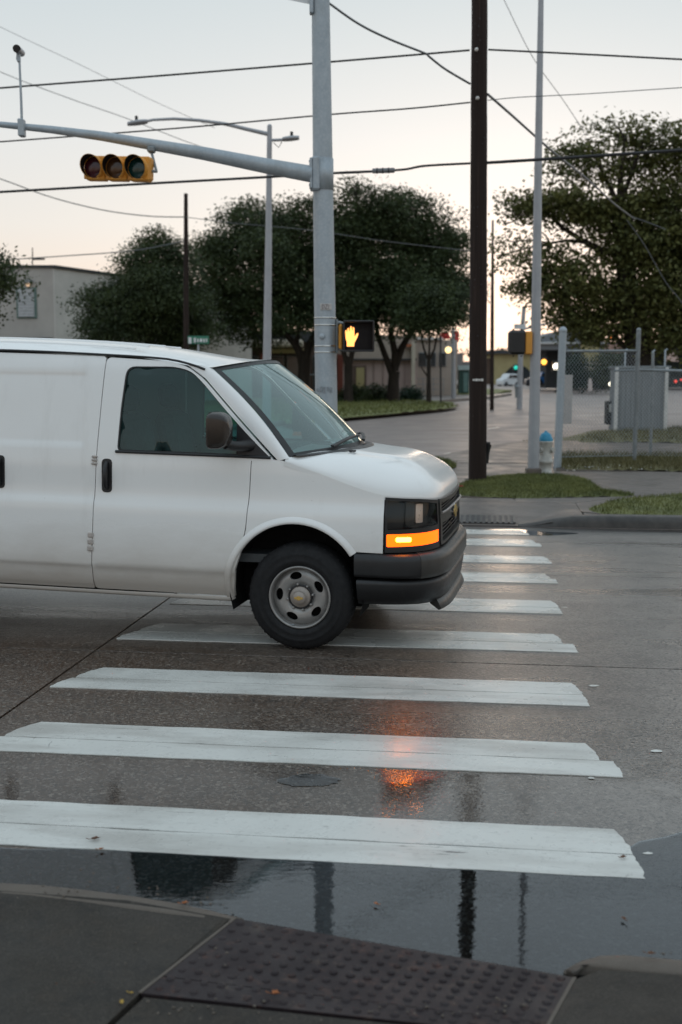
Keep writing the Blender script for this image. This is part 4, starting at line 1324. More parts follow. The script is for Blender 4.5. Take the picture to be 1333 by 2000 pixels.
# bumper: grey wrap, dark ends, groove, lower apron
def belt(prof, u0, u1, mat, name, parent=None, n=70):
    vs = []
    for i in range(n + 1):
        u = u0 + (u1 - u0) * i / n
        fx = 1 - abs((u - UC) / (UC - u0 if u0 < UC else 1))
        for o, z in prof: vs.append(nose(u, z, o))
    k = len(prof)
    mb = MB(); mb.add(vs, [(i * k + j, (i + 1) * k + j, (i + 1) * k + j + 1, i * k + j + 1) for i in range(n) for j in range(k - 1)], True)
    for e in (vs[:k], vs[-k:]): mb.add(e, [tuple(range(k))])
    return vpart(name, mb, mat, parent)
ub0 = u_of_x(.385); ub1 = u_of_x(.80)
upper = [(-.06, .728), (.0, .726), (.04, .716), (.062, .70), (.068, .67), (.066, .58), (.056, .555), (.035, .545), (-.05, .54)]
bp_ = belt(upper, ub1, 2 * UC - ub1, M['grey_pl'], 'bumper')
endc = [(-.06, .722), (.005, .716), (.02, .70), (.024, .66), (.022, .58), (.012, .555), (-.05, .545)]
def endcap(a, b):
    vs = []; n = 24
    for i in range(n + 1):
        t = i / n; u = a + (b - a) * t
        k = t * t * (3 - 2 * t)
        for q in range(7):
            p0 = endc[q]; p1 = [upper[0], upper[2], upper[3], upper[4], upper[5], upper[6], upper[8]][q]
            vs.append(nose(u, p0[1] + (p1[1] - p0[1]) * k, p0[0] + (p1[0] - p0[0]) * k - .001))
    mb = MB(); fs = [(i * 7 + j, (i + 1) * 7 + j, (i + 1) * 7 + j + 1, i * 7 + j + 1) for i in range(n) for j in range(6)]
    mb.add(vs, fs, True); mb.add(vs[:7], [tuple(range(7))])
    vpart('bumper_end', mb, M['black_pl'], bp_)
endcap(ub0, ub1 - .001); endcap(2 * UC - ub0, 2 * UC - ub1 + .001)
apron = [(-.05, .536), (.03, .532), (.045, .50), (.03, .40), (.005, .352), (-.06, .34)]
ap = belt(apron, u_of_x(.40), 2 * UC - u_of_x(.40), M['black_pl'], 'apron')
lipp = [(-.04, .37), (.02, .365), (.05, .30), (.03, .285), (-.04, .33)]
belt(lipp, u_of_x(.90), 2 * UC - u_of_x(.90), M['grey_pl'], 'air_dam', ap, 40)

# --- wheels, each with tyre, rim, cap
def wheel(x, s, steer=0.0):
    yo = s * .97
    w = bpy.data.objects.new('wheel', None); COL.objects.link(w)
    w.parent = van; w.location = (x, -yo, AX - .004)
    w.rotation_euler = (0, 0, (0 if s > 0 else math.pi) + steer)
    # local: axis along -y is outward
    m = Matrix.Rotation(math.pi / 2, 4, 'X')       # z -> -y
    rt, rr = .381, .222
    prof = [(rr, -.01), (rr + .012, .004), (rr + .03, .012), (rr + .045, .016), (rr + .05, .013), (.30, .016), (.312, .018), (.316, .013), (.335, .010), (.358, -.006), (.372, -.024), (.379, -.05), (rt, -.09), (rt, -.16), (.377, -.2), (.35, -.235), (.28, -.245), (rr, -.23)]
    mb = MB(); mb.lathe([(r, z) for r, z in prof], m, 64)
    for k in range(40):            # tread blocks on the shoulder
        a = 2 * math.pi * k / 40
        mb.bbox(m @ Vector((.3705 * math.cos(a), .3705 * math.sin(a), -.05)), (.02, .03, .024), .006, 0, 0, -a + math.pi / 2)
    t = mb.build('tyre', M['rubber'], w, local=True)
    mb = MB()
    mb.lathe([(.224, -.008), (.222, .006), (.212, .006), (.205, -.012), (.20, -.10)], m, 64)
    def dish(px, pz):
        r = math.hypot(px, pz)
        d = smooth_tab([(0, -.028), (.06, -.028), (.085, -.040), (.11, -.026), (.15, -.022), (.185, -.034), (.205, -.055)], r)
        return m @ Vector((px, pz, d))
    holes = []
    for k in range(5):
        a = 2 * math.pi * (k + .42) / 5
        hl = []
        for q in range(14):
            b = 2 * math.pi * q / 14
            rr_ = .153 + .027 * math.sin(b); aa = a + .29 * math.cos(b)
            hl.append((rr_ * math.cos(aa), rr_ * math.sin(aa)))
        holes.append(hl)
    ring_ = [(.206 * math.cos(2 * math.pi * i / 60), .206 * math.sin(2 * math.pi * i / 60)) for i in range(60)]
    cdt_panel(mb, ring_, holes, .016, dish, .02, lambda a, b: m.to_3x3() @ Vector((0, 0, -1)))
    mb.build('rim', M['rim'], w, local=True)
    mb = MB(); mb.lathe([(.088, -.03), (.088, -.024), (.076, -.022), (.070, -.035)], m, 32); mb.build('hub_ring', M['black_pl'], w, local=True)
    mb = MB(); mb.lathe([(.215, -.11), (.05, -.12), (.001, -.12)], m, 32); mb.build('brake_disc', M['under'], w, local=True)
    mb = MB(); mb.lathe([(.078, -.045), (.074, -.02), (.066, -.012), (.05, -.010), (.046, .018), (.040, .026), (.001, .028)], m, 32)
    c = mb.build('hub_cap', M['hubcap'], w, local=True)
    mb = MB(); mb.prism([m @ Vector((a, b, .029)) for a, b in ((-.03, -.007), (-.03, .007), (-.012, .007), (-.012, .014), (.012, .014), (.012, .007), (.03, .007), (.03, -.007), (.012, -.007), (.012, -.014), (-.012, -.014), (-.012, -.007))], m.to_3x3() @ Vector((0, 0, .003)))
    mb.build('badge', M['gold'], w, local=True)
    mb = MB()
    for k in range(8):
        a = 2 * math.pi * k / 8 + .2
        mb.lathe([(.009, -.04), (.009, -.014), (.006, -.010), (.0005, -.010)], m @ Matrix.Translation((.092 * math.cos(a), .092 * math.sin(a), 0)), 8)
    ob = mb.build('lug_nuts', M['rim'], w, local=True); ob['kind'] = 'stuff'
    mb = MB(); mb.bbox(m @ Vector((.205 * math.cos(4.45), .205 * math.sin(4.45), .0)), (.03, .012, .012), .003); mb.build('balance_weight', M['dark_galv'], w, local=True)
for x in (0, -3.94):
    for s in (1, -1): wheel(x, s)
# wheel wells, floor, inner body
def well(x, s):
    mb = MB(); vs = []
    a = arch(ARC_X + x, ARC_Z, ARC_R + .01, -20, 200, 20)
    for xx, zz in a:
        for y in (.985 - .02, .60): vs.append(tilt((xx, s * -y, zz)))
    fs = [(i * 2, i * 2 + 1, i * 2 + 3, i * 2 + 2) for i in range(20)]
    mb.add(vs, fs, True)
    mb.add([tilt((xx, s * -.6, zz)) for xx, zz in a], [tuple(range(21))])
    vpart('wheel_well', mb, M['under'])
for x in (0, -3.94):
    for s in (1, -1): well(x, s)
mb = MB()
mb.box(tilt((-2.0, 0, .40)), (2.2, 1.74, .10)); mb.box(tilt((-4.85, 0, .46)), (.85, 1.74, .10)); mb.box(tilt((.0, 0, .42)), (1.3, 1.1, .16))
mb.box(tilt((-2.0, -.72, .33)), (2.0, .12, .05)); mb.tube([tilt((-3.5, .3, .30)), tilt((-1.2, .3, .29)), tilt((-.2, .2, .34))], .04, 8)
mb.box((0, 0, AX), (.14, 1.5, .12)); mb.box((-3.94, 0, AX), (.16, 1.5, .16))
mb.bbox((.25, -.55, .33), (.5, .10, .10), .02)
vpart('underbody', mb, M['under'])
# inner skin so that the cab reads as an enclosed dark room
mb = MB(); mb.prism([tilt((-2.02, y, z)) for y, z in ((-.88, .42), (-.90, 1.2), (-.84, 1.6), (-.74, 1.98), (.74, 1.98), (.84, 1.6), (.90, 1.2), (.88, .42))], (-.03, 0, 0)); vpart('bulkhead', mb, M['dash'])
mb = MB()
mb.bbox(tilt((-.28, 0, 1.20)), (.42, 1.72, .30), .06); mb.bbox(tilt((-.43, .42, 1.33)), (.30, .5, .10), .04)
vpart('dashboard', mb, M['dash'])
mb = MB(); mb.box(tilt((-.9, 0, .62)), (2.2, 1.74, .06)); vpart('cab_floor', mb, M['dash'])
for y in (.44, -.44):
    mb = MB()
    mb.bbox(tilt((-1.08, y, .92)), (.52, .52, .18), .06); mb.bbox(tilt((-1.40, y, 1.28)), (.16, .50, .68), .06, 0, 0, R(-12))
    st = vpart('seat', mb, M['seat'])
    mb = MB(); mb.bbox(tilt((-1.49, y, 1.73)), (.11, .28, .20), .045, 0, 0, R(-8)); vpart('headrest', mb, M['seat'], st)
mb = MB()
m_ = Matrix.Translation(tilt((-.66, .44, 1.27))) @ Matrix.Rotation(R(-62), 4, 'Y')
mb.tube([m_ @ Vector((.19 * math.cos(2 * math.pi * i / 24), .19 * math.sin(2 * math.pi * i / 24), 0)) for i in range(25)], .015, 8)
mb.tube([m_ @ Vector((-.19, 0, 0)), m_ @ Vector((.19, 0, 0))], .018, 6); mb.tube([m_ @ Vector((0, 0, 0)), m_ @ Vector((0, 0, -.3))], .03, 8)
vpart('steering_wheel', mb, M['black_pl'])
# door mirrors on their sails
def mirror(s):
    mb = MB()
    c = Vector((-.535, s * -1.17, 1.545))
    P = round_poly([(-.105, -.122), (-.105, .108), (-.06, .13), (.06, .13), (.105, .108), (.105, -.122)], .045, 5)
    # shell: rounded block bulging forward
    vs = []
    for q, (fx, sc) in enumerate(((-.055, .90), (-.045, .98), (-.02, 1.0), (.03, .96), (.065, .82), (.085, .55), (.09, .05))):
        for a, b in P: vs.append(tilt(c + Vector((fx, s * a * sc * -1, b * sc))))
    k = len(P)
    fs = [(i * k + j, i * k + (j + 1) % k, (i + 1) * k + (j + 1) % k, (i + 1) * k + j) for i in range(6) for j in range(k)]
    mb.add(vs, fs, True); mb.add(vs[:k], [tuple(range(k))])
    mi = vpart('wing_mirror', mb, M['mirror_shell'])
    mb = MB()
    mb.add([tilt(c + Vector((-.058, s * a * -.85, b * .86))) for a, b in P], [tuple(range(k))])
    vpart('mirror_glass', mb, M['chrome'], mi)
    mb = MB(); mb.tube([tilt((-.50, s * -1.12, 1.45)), tilt((-.44, s * -1.05, 1.435)), tilt((-.37, s * -.93, 1.435))], [.035, .035, .045], 10)
    vpart('mirror_arm', mb, M['black_pl'], mi)
both(mirror)
# ------------------------------------------------------------------ traffic signal pole with mast arm
YP = 14.55
pb = G(640, 1012, ZP); pb = Vector((pb.x, YP, ZP))
sp = thing('traffic_signal_pole', 'thick galvanised signal pole with a long mast arm, just behind the van', 'signal pole', pb)
lat = lambda py, px, Y=YP: D(px, py, Y)
top = D(626, -60, YP); mid_ = D(638, 800, YP)
mb = MB(); mb.tube([Vector((pb.x, YP, ZP)), mid_, D(633, 480, YP), D(630, 250, YP), top], [.150, .140, .128, .119, .106], 28)
mb.build('pole', M['galv'], sp)
mb = MB(); mb.bbox((pb.x, YP, ZP + .03), (.5, .5, .06), .01)
for a in (-1, 1):
    for b in (-1, 1): mb.cyl((pb.x + a * .19, YP + b * .19, ZP), (pb.x + a * .19, YP + b * .19, ZP + .14), .02, None, 8)
mb.build('base_plate', M['galv'], sp)
# arm
a0 = D(612, 341, YP); ap = [(608, 340), (520, 324), (400, 300), (300, 283), (200, 266), (100, 253), (0, 243), (-160, 226), (-420, 200)]
pts = [D(px, py, YP - .1 - (608 - px) * .0006) for px, py in ap]
ra = [15.5, 14.2, 12.2, 10.4, 8.6, 6.9, 5.4, 4.6, 4]
mb = MB(); mb.tube(pts, [r * YP / FPX for r in ra], 20); arm = mb.build('mast_arm', M['galv'], sp)
mb = MB()
c = D(617, 341, YP - .03)
mb.bbox(c, (.10, .26, .40), .02)
mb.bbox(c + Vector((-.055, 0, 0)), (.03, .3, .36), .008)
for dz_ in (-.14, .14):
    for dy in (-.11, .11): mb.cyl(c + Vector((-.08, dy, dz_)), c + Vector((-.05, dy, dz_)), .016, None, 8)
mb.build('arm_flange', M['galv'], sp)
mb = MB(); c2 = D(617, 341, YP); mb.lathe([(.131, -.19), (.134, -.19), (.134, .19), (.131, .19)], Matrix.Translation(D(630.5, 341, YP)), 28); mb.build('arm_collar', M['galv'], sp)
for py in (621, 635, 676, 688):
    mb = MB(); mb.lathe([(.1365, -.008), (.140, -.008), (.140, .008), (.1365, .008)], Matrix.Translation(D(635.6 + (py - 621) * .012, py, YP)), 28); mb.build('strap', M['band'], sp)
mb = MB(); c = D(629.5, 657, YP - .137); mb.lathe([(.036, 0), (.036, .012), (.026, .022), (.001, .025)], Matrix.Translation(c) @ Matrix.Rotation(R(90), 4, 'X'), 16); mb.build('bolt_cap', M['galv'], sp)
# number plate: DZ / with a border
c = D(637, 599, YP - .137)
mb = MB(); mb.bbox(c, (.145, .008, .078), .003); npl = mb.build('number_plate', simple('plate_white', (.42, .40, .38), .5, 0, .2, 30), sp)
mtx = simple('plate_print', (.12, .10, .11), .6)
def flat_stroke(p, q, w, parent, mat, name='lettering'):
    p, q = Vector(p), Vector(q)
    d = (q - p).normalized(); n_ = Vector((-d.z, 0, d.x)) * w
    return [p - n_, p + n_, q + n_, q - n_]
mb = MB()
o = c + Vector((0, -.0052, 0))
def seg(x0, z0, x1, z1, w=.0035):
    q = flat_stroke(o + Vector((x0, -len(mb.v) * 1e-6, z0)), o + Vector((x1, -len(mb.v) * 1e-6, z1)), w, None, None)
    mb.prism(q, (0, -.0015, 0))
for s_ in ((-.045, -.025, -.045, .027), (-.045, .027, -.022, .020), (-.022, .020, -.022, -.018), (-.022, -.018, -.045, -.025), (-.01, .026, .022, .026), (.022, .026, -.01, -.024), (-.01, -.024, .022, -.024), (.034, .027, .034, -.026)): seg(*s_)
mb.build('lettering', mtx, npl)
# weathered sticker ghost lower down
c = D(635, 762, YP - .142); mb = MB(); 
for k in range(5): mb.box(c + Vector((-.09 + .042 * k, 0, .012 * (k % 2))), (.03, .004, .05 + .015 * (k % 3)))
mb.build('worn_sticker', simple('worn_sticker', (.22, .235, .25), .7, 0, .3, 40), sp)
# sign blade at the top of the frame and its clamp
ss = thing('street_sign', 'pale sign blade clamped to the signal pole at the top edge of the view', 'street sign', D(585, -10, YP - .05))
mb = MB(); p0, p1 = D(470, -20, YP - .05), D(606, 8, YP - .05); mb.prism([p0, p1, p1 + Vector((0, 0, .3)), p0 + Vector((0, 0, .3))], (0, .006, 0)); mb.build('blade', simple('sign_back', (.55, .57, .58), .5, .2, .1, 5), ss)
mb = MB(); mb.bbox(D(609, 4, YP - .04), (.05, .12, .28), .01); mb.build('clamp', M['galv'], ss)

# three lamp traffic signal under the arm
tc_ = D(228, 328, YP - .45)
sg_ = thing('traffic_signal', 'yellow horizontal traffic signal with three dark lenses hanging under the mast arm', 'traffic light', tc_, R(-13))
m0 = Matrix.Translation(tc_) @ Matrix.Rotation(R(-13), 4, 'Z') @ Matrix.Rotation(R(3.0), 4, 'Y') @ Matrix.Scale(.95, 4)
L_ = .295
bod = MB()
for k in (-1, 0, 1):
    b2 = MB(); b2.bbox((k * L_, .09, 0), (L_ - .006, .16, .30), .03)
    bod.add([m0 @ Vector(p) for p in b2.v], b2.f)
bod.build('housing', M['yellow'], sg_)
for k in (-1, 0, 1):
    b2 = MB(); b2.bbox((k * L_, .0, 0), (L_ - .012, .03, .288), .012)
    dr = MB(); dr.add([m0 @ Vector(p) for p in b2.v], b2.f); dr = dr.build('door', M['yellow'], sg_)
    b2 = MB(); cl = {-1: (.045, .006, .010), 0: (.055, .022, .007), 1: (.006, .030, .026)}[k]
    mm = m0 @ Matrix.Translation((k * L_, -.016, 0)) @ Matrix.Rotation(R(90), 4, 'X')
    b2.lathe([(.130, .0), (.11, .014), (.06, .026), (.001, .030)], mm, 28)
    lm = simple('lens_' + {-1: 'red', 0: 'amber', 1: 'green'}[k], cl, .18, 0, .2, 20)
    b2.build('lens', lm, dr)
    # tunnel visor, open below
    vs = []; n = 30
    for i in range(n + 1):
        a = R(-62) + R(304) * i / n
        for r_, d_ in ((.140, .0), (.140, .06 + .11 * (.5 + .5 * math.sin(a))), (.1365, .06 + .11 * (.5 + .5 * math.sin(a))), (.1365, 0)):
            vs.append(m0 @ Vector((k * L_ + r_ * math.cos(a), -.015 - d_, r_ * math.sin(a))))
    v2 = MB(); v2.add(vs, [(i * 4 + j, i * 4 + j + 1, (i + 1) * 4 + j + 1, (i + 1) * 4 + j) for i in range(n) for j in range(3)], True)
    v2.build('visor', M['yellow'], dr)
    v3 = MB(); vi = []
    for i in range(n + 1):
        a = R(-62) + R(304) * i / n
        for d_ in (.004, .055 + .11 * (.5 + .5 * math.sin(a))): vi.append(m0 @ Vector((k * L_ + 0.1345 * math.cos(a), -.015 - d_, 0.1345 * math.sin(a))))
    v3.add(vi, [(i * 2, i * 2 + 1, (i + 1) * 2 + 1, (i + 1) * 2) for i in range(n)], True); v3.build('visor_lining', M['black_pl'], dr)
mb = MB()
q = m0 @ Vector((1.5 * L_ + .01, .09, -.02)); u_ = D(296, 296, YP - .33)
mb.cyl(m0 @ Vector((1.5 * L_ - .02, .09, -.02)), q + Vector((.05, 0, 0)), .018, None, 10)
mb.cyl(q + Vector((.04, 0, 0)), u_, .016, None, 10)
mb.bbox(u_ + Vector((0, 0, .02)), (.09, .12, .07), .015)
mb.build('bracket', M['dark_galv'], sg_)

# detector camera on a riser above the arm
YC = YP - .5
dc = thing('detector_camera', 'small detector camera on a thin riser standing up from the mast arm', 'camera', D(42, 262, YC))
mb = MB(); mb.tube([D(44, 268, YC), D(42, 200, YC), D(38, 108, YC)], [.017, .015, .013], 10); mb.bbox(D(43, 250, YC), (.07, .12, .2), .01); mb.build('riser', M['galv'], dc)
mb = MB(); mb.bbox(D(37, 113, YC), (.04, .05, .10), .008); mb.tube([D(36, 118, YC), D(33, 116, YC), D(34, 100, YC)], .008, 6); mb.build('bracket', M['galv'], dc)
mb = MB(); mb.cyl(D(33, 95, YC - .1), D(43, 104, YC + .12), .045, .04, 14); hs_ = mb.build('housing', M['grey_pole'], dc)
mb = MB(); mb.cyl(D(33, 95, YC - .11), D(33.4, 95.4, YC - .07), .046, None, 14); mb.build('lens_hood', M['black_pl'], hs_)

# pedestrian signal showing a raised hand
pc = D(699, 657, YP - .12)
ped = thing('pedestrian_signal', 'pedestrian signal lit with an orange raised hand on the big signal pole', 'pedestrian signal', pc)
sc_ = YP / FPX
mb = MB(); mb.bbox(D(700, 657, YP - .02), (62 * sc_, .18, 58 * sc_), .035); mb.build('housing', M['black_pl'], ped)
mb = MB()
for (x0, x1, y0, y1) in ((672, 730, 626, 629.5), (672, 730, 683.5, 687), (671, 674, 626, 687), (728, 731.5, 628, 685)):
    a_ = D((x0 + x1) / 2, (y0 + y1) / 2, YP - .17); mb.bbox(a_, ((x1 - x0) * sc_, .16, (y1 - y0) * sc_), .008)
mb.build('visor', M['black_pl'], ped)
mb = MB(); mb.bbox(D(666, 658, YP - .02), (8 * sc_, .14, 48 * sc_), .02); mb.build('yellow_side', M['yellow'], ped)
mb = MB()
for y in (632, 683): mb.tube([D(648, y, YP), D(662, y - 2, YP), D(672, y, YP)], [.03, .02, .02], 8)
mb.bbox(D(658.5, 657, YP), (.03, .09, .42), .01)
mb.build('bracket', M['dark_galv'], ped)
hand = [(690, 915), (690, 852), (673, 800), (664, 685), (672, 664), (684, 666), (690, 690), (696, 695), (697, 655), (706, 632), (718, 634), (722, 655), (726, 680), (733, 680), (738, 618), (750, 604), (764, 610), (768, 640), (772, 672), (777, 672), (780, 628), (792, 616), (803, 630), (804, 700), (806, 752), (816, 756), (836, 722), (850, 708), (866, 716), (858, 752), (836, 802), (812, 842), (803, 872), (801, 915)]
mb = MB()
hp = [D(590 + x / 7.841, 560 + y / 7.841, YP - .122) for x, y in hand]
mb.prism(hp, (0, .006, 0)); mb.build('hand_symbol', M['hand'], ped)
mb = MB(); mb.bbox(D(700, 657, YP - .112), (55 * sc_, .012, 54 * sc_), .004); mb.build('face', simple('signal_face', (.007, .004, .004), .6, 0, .2, 8, 0, 1, .25), ped)

# ------------------------------------------------------------------ timber utility pole
YW = 19.4
wb = G(933, 941, ZP); YW = wb.y
up_ = thing('utility_pole', 'dark timber utility pole standing in the grass at the far corner', 'utility pole', wb)
mb = MB()
pp = []; rr = []
rw = random.Random(5)
for i in range(25):
    py = 944 - i * 46
    pp.append(D(933 + (944 - py) * .0043, py, YW) + Vector((rw.uniform(-.003, .003), 0, 0))); rr.append((17.6 - (944 - py) * .0029) * YW / FPX)
mb.tube(pp, rr, 22); mb.build('shaft', M['wood'], up_)
mb = MB()
for px, py in ((931, 97), (933, 192)):
    c = D(px, py, YW - .15); mb.lathe([(.03, 0), (.028, .03), (.014, .045), (.001, .05)], Matrix.Translation(c) @ Matrix.Rotation(R(90), 4, 'X'), 12)
mb.build('insulator', simple('porcelain', (.6, .58, .55), .25), up_)
mb = MB(); rs_ = random.Random(9)
for k in range(20):
    py = rs_.uniform(30, 920); c = D(933.5 + (944 - py) * .0043 + rs_.uniform(-11, 11), py, YW - .150)
    mb.box(c, (.012, .02, rs_.uniform(.006, .03)), 0, 0, rs_.uniform(-.6, .6))
st_ = mb.build('staples', M['cable'], up_); st_['kind'] = 'stuff'
mb = MB()
for k in range(4):
    c = D(926 + k * 5.4, 742, YW - .160); mb.box(c, (.038, .006, .03 + .01 * (k % 2)))
mb.build('tag_plate', simple('tag_plate', (.62, .60, .57), .5), up_)
mb = MB(); mb.tube([D(951, 905, YW), D(953, 885, YW), D(955, 868, YW)], [.03, .03, .05], 8); mb.bbox(D(954, 866, YW), (.07, .07, .05), .01)
mb.tube([D(949.5, 940, YW - .05), D(948.5, 700, YW - .05), D(949, 500, YW - .06)], .012, 6)
mb.build('conduit', M['black_pl'], up_)

# slim light pole beside it
lb = G(1042, 929, ZP); YL = lb.y
lp = thing('lamp_pole', 'tall slim grey lamp pole rising beside the blue topped hydrant', 'lamp pole', lb)
mb = MB(); mb.tube([D(1042, 930, YL), D(1047, 650, YL), D(1052, 300, YL), D(1057, 0, YL), D(1059, -120, YL)], [x * YL / FPX for x in (11.5, 9.6, 7.2, 5.2, 4.5)], 20); mb.build('shaft', M['grey_pole'], lp)
mb = MB(); mb.bbox(D(1042, 922, YL), (.26, .26, .16), .02); mb.build('base', M['pave'], lp)
pb_ = thing('pedestrian_signal', 'black backed pedestrian signal with a yellow bracket on the slim grey pole', 'pedestrian signal', D(1015, 668, YL))
k_ = YL / FPX
mb = MB(); mb.bbox(D(1010, 669, YL), (32 * k_, .30, 46 * k_), .04)
for x in (1003, 1019):
    for y in (645, 694): mb.cyl(D(x, y, YL), D(x, y + (2.5 if y > 660 else -2.5), YL), .018, None, 8)
mb.build('housing', M['black_pl'], pb_)
mb = MB(); mb.bbox(D(1031, 670, YL), (14 * k_, .26, 44 * k_), .02); mb.build('bracket_box', M['yellow'], pb_)
mb = MB(); mb.cyl(D(1034, 655, YL), D(1046, 655, YL), .02, None, 8); mb.cyl(D(1034, 684, YL), D(1046, 684, YL), .02, None, 8); mb.build('arm', M['dark_galv'], pb_)

# fire hydrant
hb = G(1065, 927, ZP); k_ = hb.y / FPX
hy = thing('fire_hydrant', 'weathered white fire hydrant with a bright blue bonnet', 'fire hydrant', hb)
hw = simple('hydrant_white', (.40, .385, .35), .55, 0, .25, 9, .1, 40); hb_ = simple('hydrant_blue', (.02, .22, .36), .5, 0, .15, 9)
h0 = lambda py: (927 - py) * k_
mb = MB(); mb.lathe([(.145, 0), (.145, .03), (.118, .035), (.115, h0(905)), (.14, h0(903)), (.14, h0(899)), (.118, h0(897)), (.116, h0(866)), (.132, h0(864)), (.132, h0(861)), (.02, h0(860))], Matrix.Translation(hb), 24); mb.build('barrel', hw, hy)
mb = MB(); mb.lathe([(.125, h0(861)), (.128, h0(857)), (.105, h0(853)), (.09, h0(848)), (.05, h0(844.5)), (.025, h0(844)), (.025, h0(841)), (.001, h0(841))], Matrix.Translation(hb), 24); mb.build('bonnet', hb_, hy)
for d in ((.75, -.6), (-.75, -.6)):
    v = Vector((d[0], d[1], 0)).normalized(); c = hb + Vector((0, 0, h0(878)))
    mb = MB(); mb.cyl(c, c + v * .135, .045, None, 12); mb.cyl(c + v * .135, c + v * .165, .055, None, 6); mb.build('hose_outlet', hw, hy)
v = Vector((.35, 1, 0)).normalized(); c = hb + Vector((0, 0, h0(880)))
mb = MB(); mb.cyl(c, c + v * .14, .065, None, 14); mb.cyl(c + v * .14, c + v * .19, .08, None, 6); mb.build('pumper_outlet', hw, hy)
mb = MB()
for i in range(8):
    a = i * math.pi / 4; mb.cyl(hb + Vector((.115 * math.cos(a), .115 * math.sin(a), h0(898))), hb + Vector((.115 * math.cos(a), .115 * math.sin(a), h0(904))), .012, None, 6)
bo = mb.build('flange_bolts', M['dark_galv'], hy); bo['kind'] = 'stuff'

# ------------------------------------------------------------------ chain link fence
F0 = G(1090, 913, ZP); F1 = G(1239, 906, ZP)
F2 = F1 + (F1 - F0) * 1.6
fe = thing('chain_link_fence', 'chain link fence with galvanised posts behind the pavement at the corner', 'fence', F0)
def post(px0, py0, px1, py1, Y, r0, r1=None, mat='dark_galv', cap=True):
    mb = MB(); a, b = D(px0, py0, Y), D(px1, py1, Y)
    mb.cyl(a, b, r0, r1 or r0, 14)
    if cap: mb.ball(b, (r1 or r0) * 1.12, 6)
    return mb.build('post', M[mat], fe)
post(1089, 915, 1100, 646, F0.y, .075, .072, 'galv')
post(1239, 908, 1248, 645, F1.y, .045, .045)
YB = F1.y + 1.6
post(1271, 892, 1276, 690, YB, .032)
k_ = F0.y / FPX
mb = MB(); mb.tube([D(1099, 686, F0.y), D(1170, 685.5, (F0.y + F1.y) / 2), D(1247, 685, F1.y)], .026, 10); mb.build('rail', M['dark_galv'], fe)
mb = MB(); mb.tube([D(1092, 893, F0.y), D(1165, 891, (F0.y + F1.y) / 2), D(1241, 890, F1.y)], .008, 6); mb.build('tension_wire', M['dark_galv'], fe)
mb = MB(); mb.tube([D(1247, 722, F1.y), D(1340, 725, F1.y + .6), D(1460, 728, F1.y + 1.2)], .026, 10); mb.build('rail', M['dark_galv'], fe)
mb = MB(); mb.tube([D(1200, 724, YB), D(1276, 722, YB), D(1420, 726, YB)], .024, 10); mb.build('rail', M['dark_galv'], fe)
mb = MB(); mb.bbox(D(1109.5, 780, F0.y + .3), (.17, .012, .95), .004); mb.build('sign_board', simple('sign_board', (.50, .47, .45), .6, 0, .1, 8), fe)
def mesh_panel(A, B, C, Dd, pitch=.082, wire=.0040):
    """zigzag wires between bottom A-B and top D-C"""
    Lh = ((B - A).length + (C - Dd).length) / 2; Lv = ((Dd - A).length + (C - B).length) / 2
    n, m = int(Lh / pitch), int(Lv / pitch)
    P = lambda s, t: A.lerp(B, s).lerp(Dd.lerp(C, s), t)
    mb = MB(); nrm = (B - A).cross(Dd - A).normalized()
    for i in range(n + 1):
        pts = []
        for j in range(2 * m + 1):
            s = (i + (0.5 if j % 2 else -.0)) / n
            pts.append(P(min(1, s), j / (2 * m)) + nrm * (.004 if j % 2 else -.004))
        mb.tube(pts, wire, 3, False)
        pts2 = []
        for j in range(2 * m + 1):
            s = (i - (0.5 if j % 2 else -.0)) / n
            pts2.append(P(max(0, s), j / (2 * m)) + nrm * (-.002 if j % 2 else .002))
        if i: mb.tube(pts2, wire, 3, False)
    return mb
mb = mesh_panel(D(1093, 893, F0.y), D(1241, 890, F1.y), D(1247, 686, F1.y), D(1100, 687, F0.y))
o = mb.build('chain_link_mesh', M['galv'], fe); o['kind'] = 'stuff'
mb = mesh_panel(D(1241, 890, F1.y), D(1400, 892, F1.y + .9), D(1400, 728, F1.y + .9), D(1247, 722, F1.y))
o = mb.build('chain_link_mesh', M['galv'], fe); o['kind'] = 'stuff'

# grey utility cabinet behind the fence
cb = G(1250, 838, ZP)
YB2 = 36.0; k_ = YB2 / FPX
cab = thing('utility_cabinet', 'big grey ribbed metal cabinet behind the chain link fence', 'cabinet', Vector((D(1255, 838, YB2).x, YB2, ZP)))
cm = simple('cabinet_grey', (.20, .215, .225), .5, .1, .08, 3)
a_, b_ = D(1205, 838, YB2), D(1303, 832, YB2)
zt = D(1250, 720, YB2).z
mb = MB(); mb.bbox(((a_.x + b_.x) / 2, YB2 + .55, (zt + ZP) / 2), (b_.x - a_.x, 1.1, zt - ZP - .0), .02); mb.build('body', cm, cab)
for i in range(9):
    x = a_.x + .12 + i * (b_.x - a_.x - .24) / 8
    mb = MB(); mb.bbox((x, YB2 - .012, (zt + ZP) / 2 - .02), (.06, .03, zt - ZP - .25), .008); mb.build('rib', cm, cab)
mb = MB(); mb.bbox(((a_.x + b_.x) / 2, YB2 + .52, zt + .04), (b_.x - a_.x + .1, 1.26, .08), .015); mb.build('lid', M['dark_galv'], cab)
for x in (1204, 1301):
    mb = MB(); c = D(x, 780, YB2 - .08); mb.bbox((c.x, YB2 - .08, (zt + ZP) / 2 + .02), (.10, .10, zt - ZP + .04), .01); mb.build('corner_post', simple('pale_post', (.55, .54, .52), .5), cab)
for x, y in ((1222, 690), (1276, 692), (1300, 690)):
    mb = MB(); c = D(x, y, YB2 + .4); mb.tube([Vector((c.x, c.y, zt)), c + Vector((0, 0, .1)), c + Vector((.06, 0, .12))], .03, 8); mb.build('vent_pipe', M['galv'], cab)
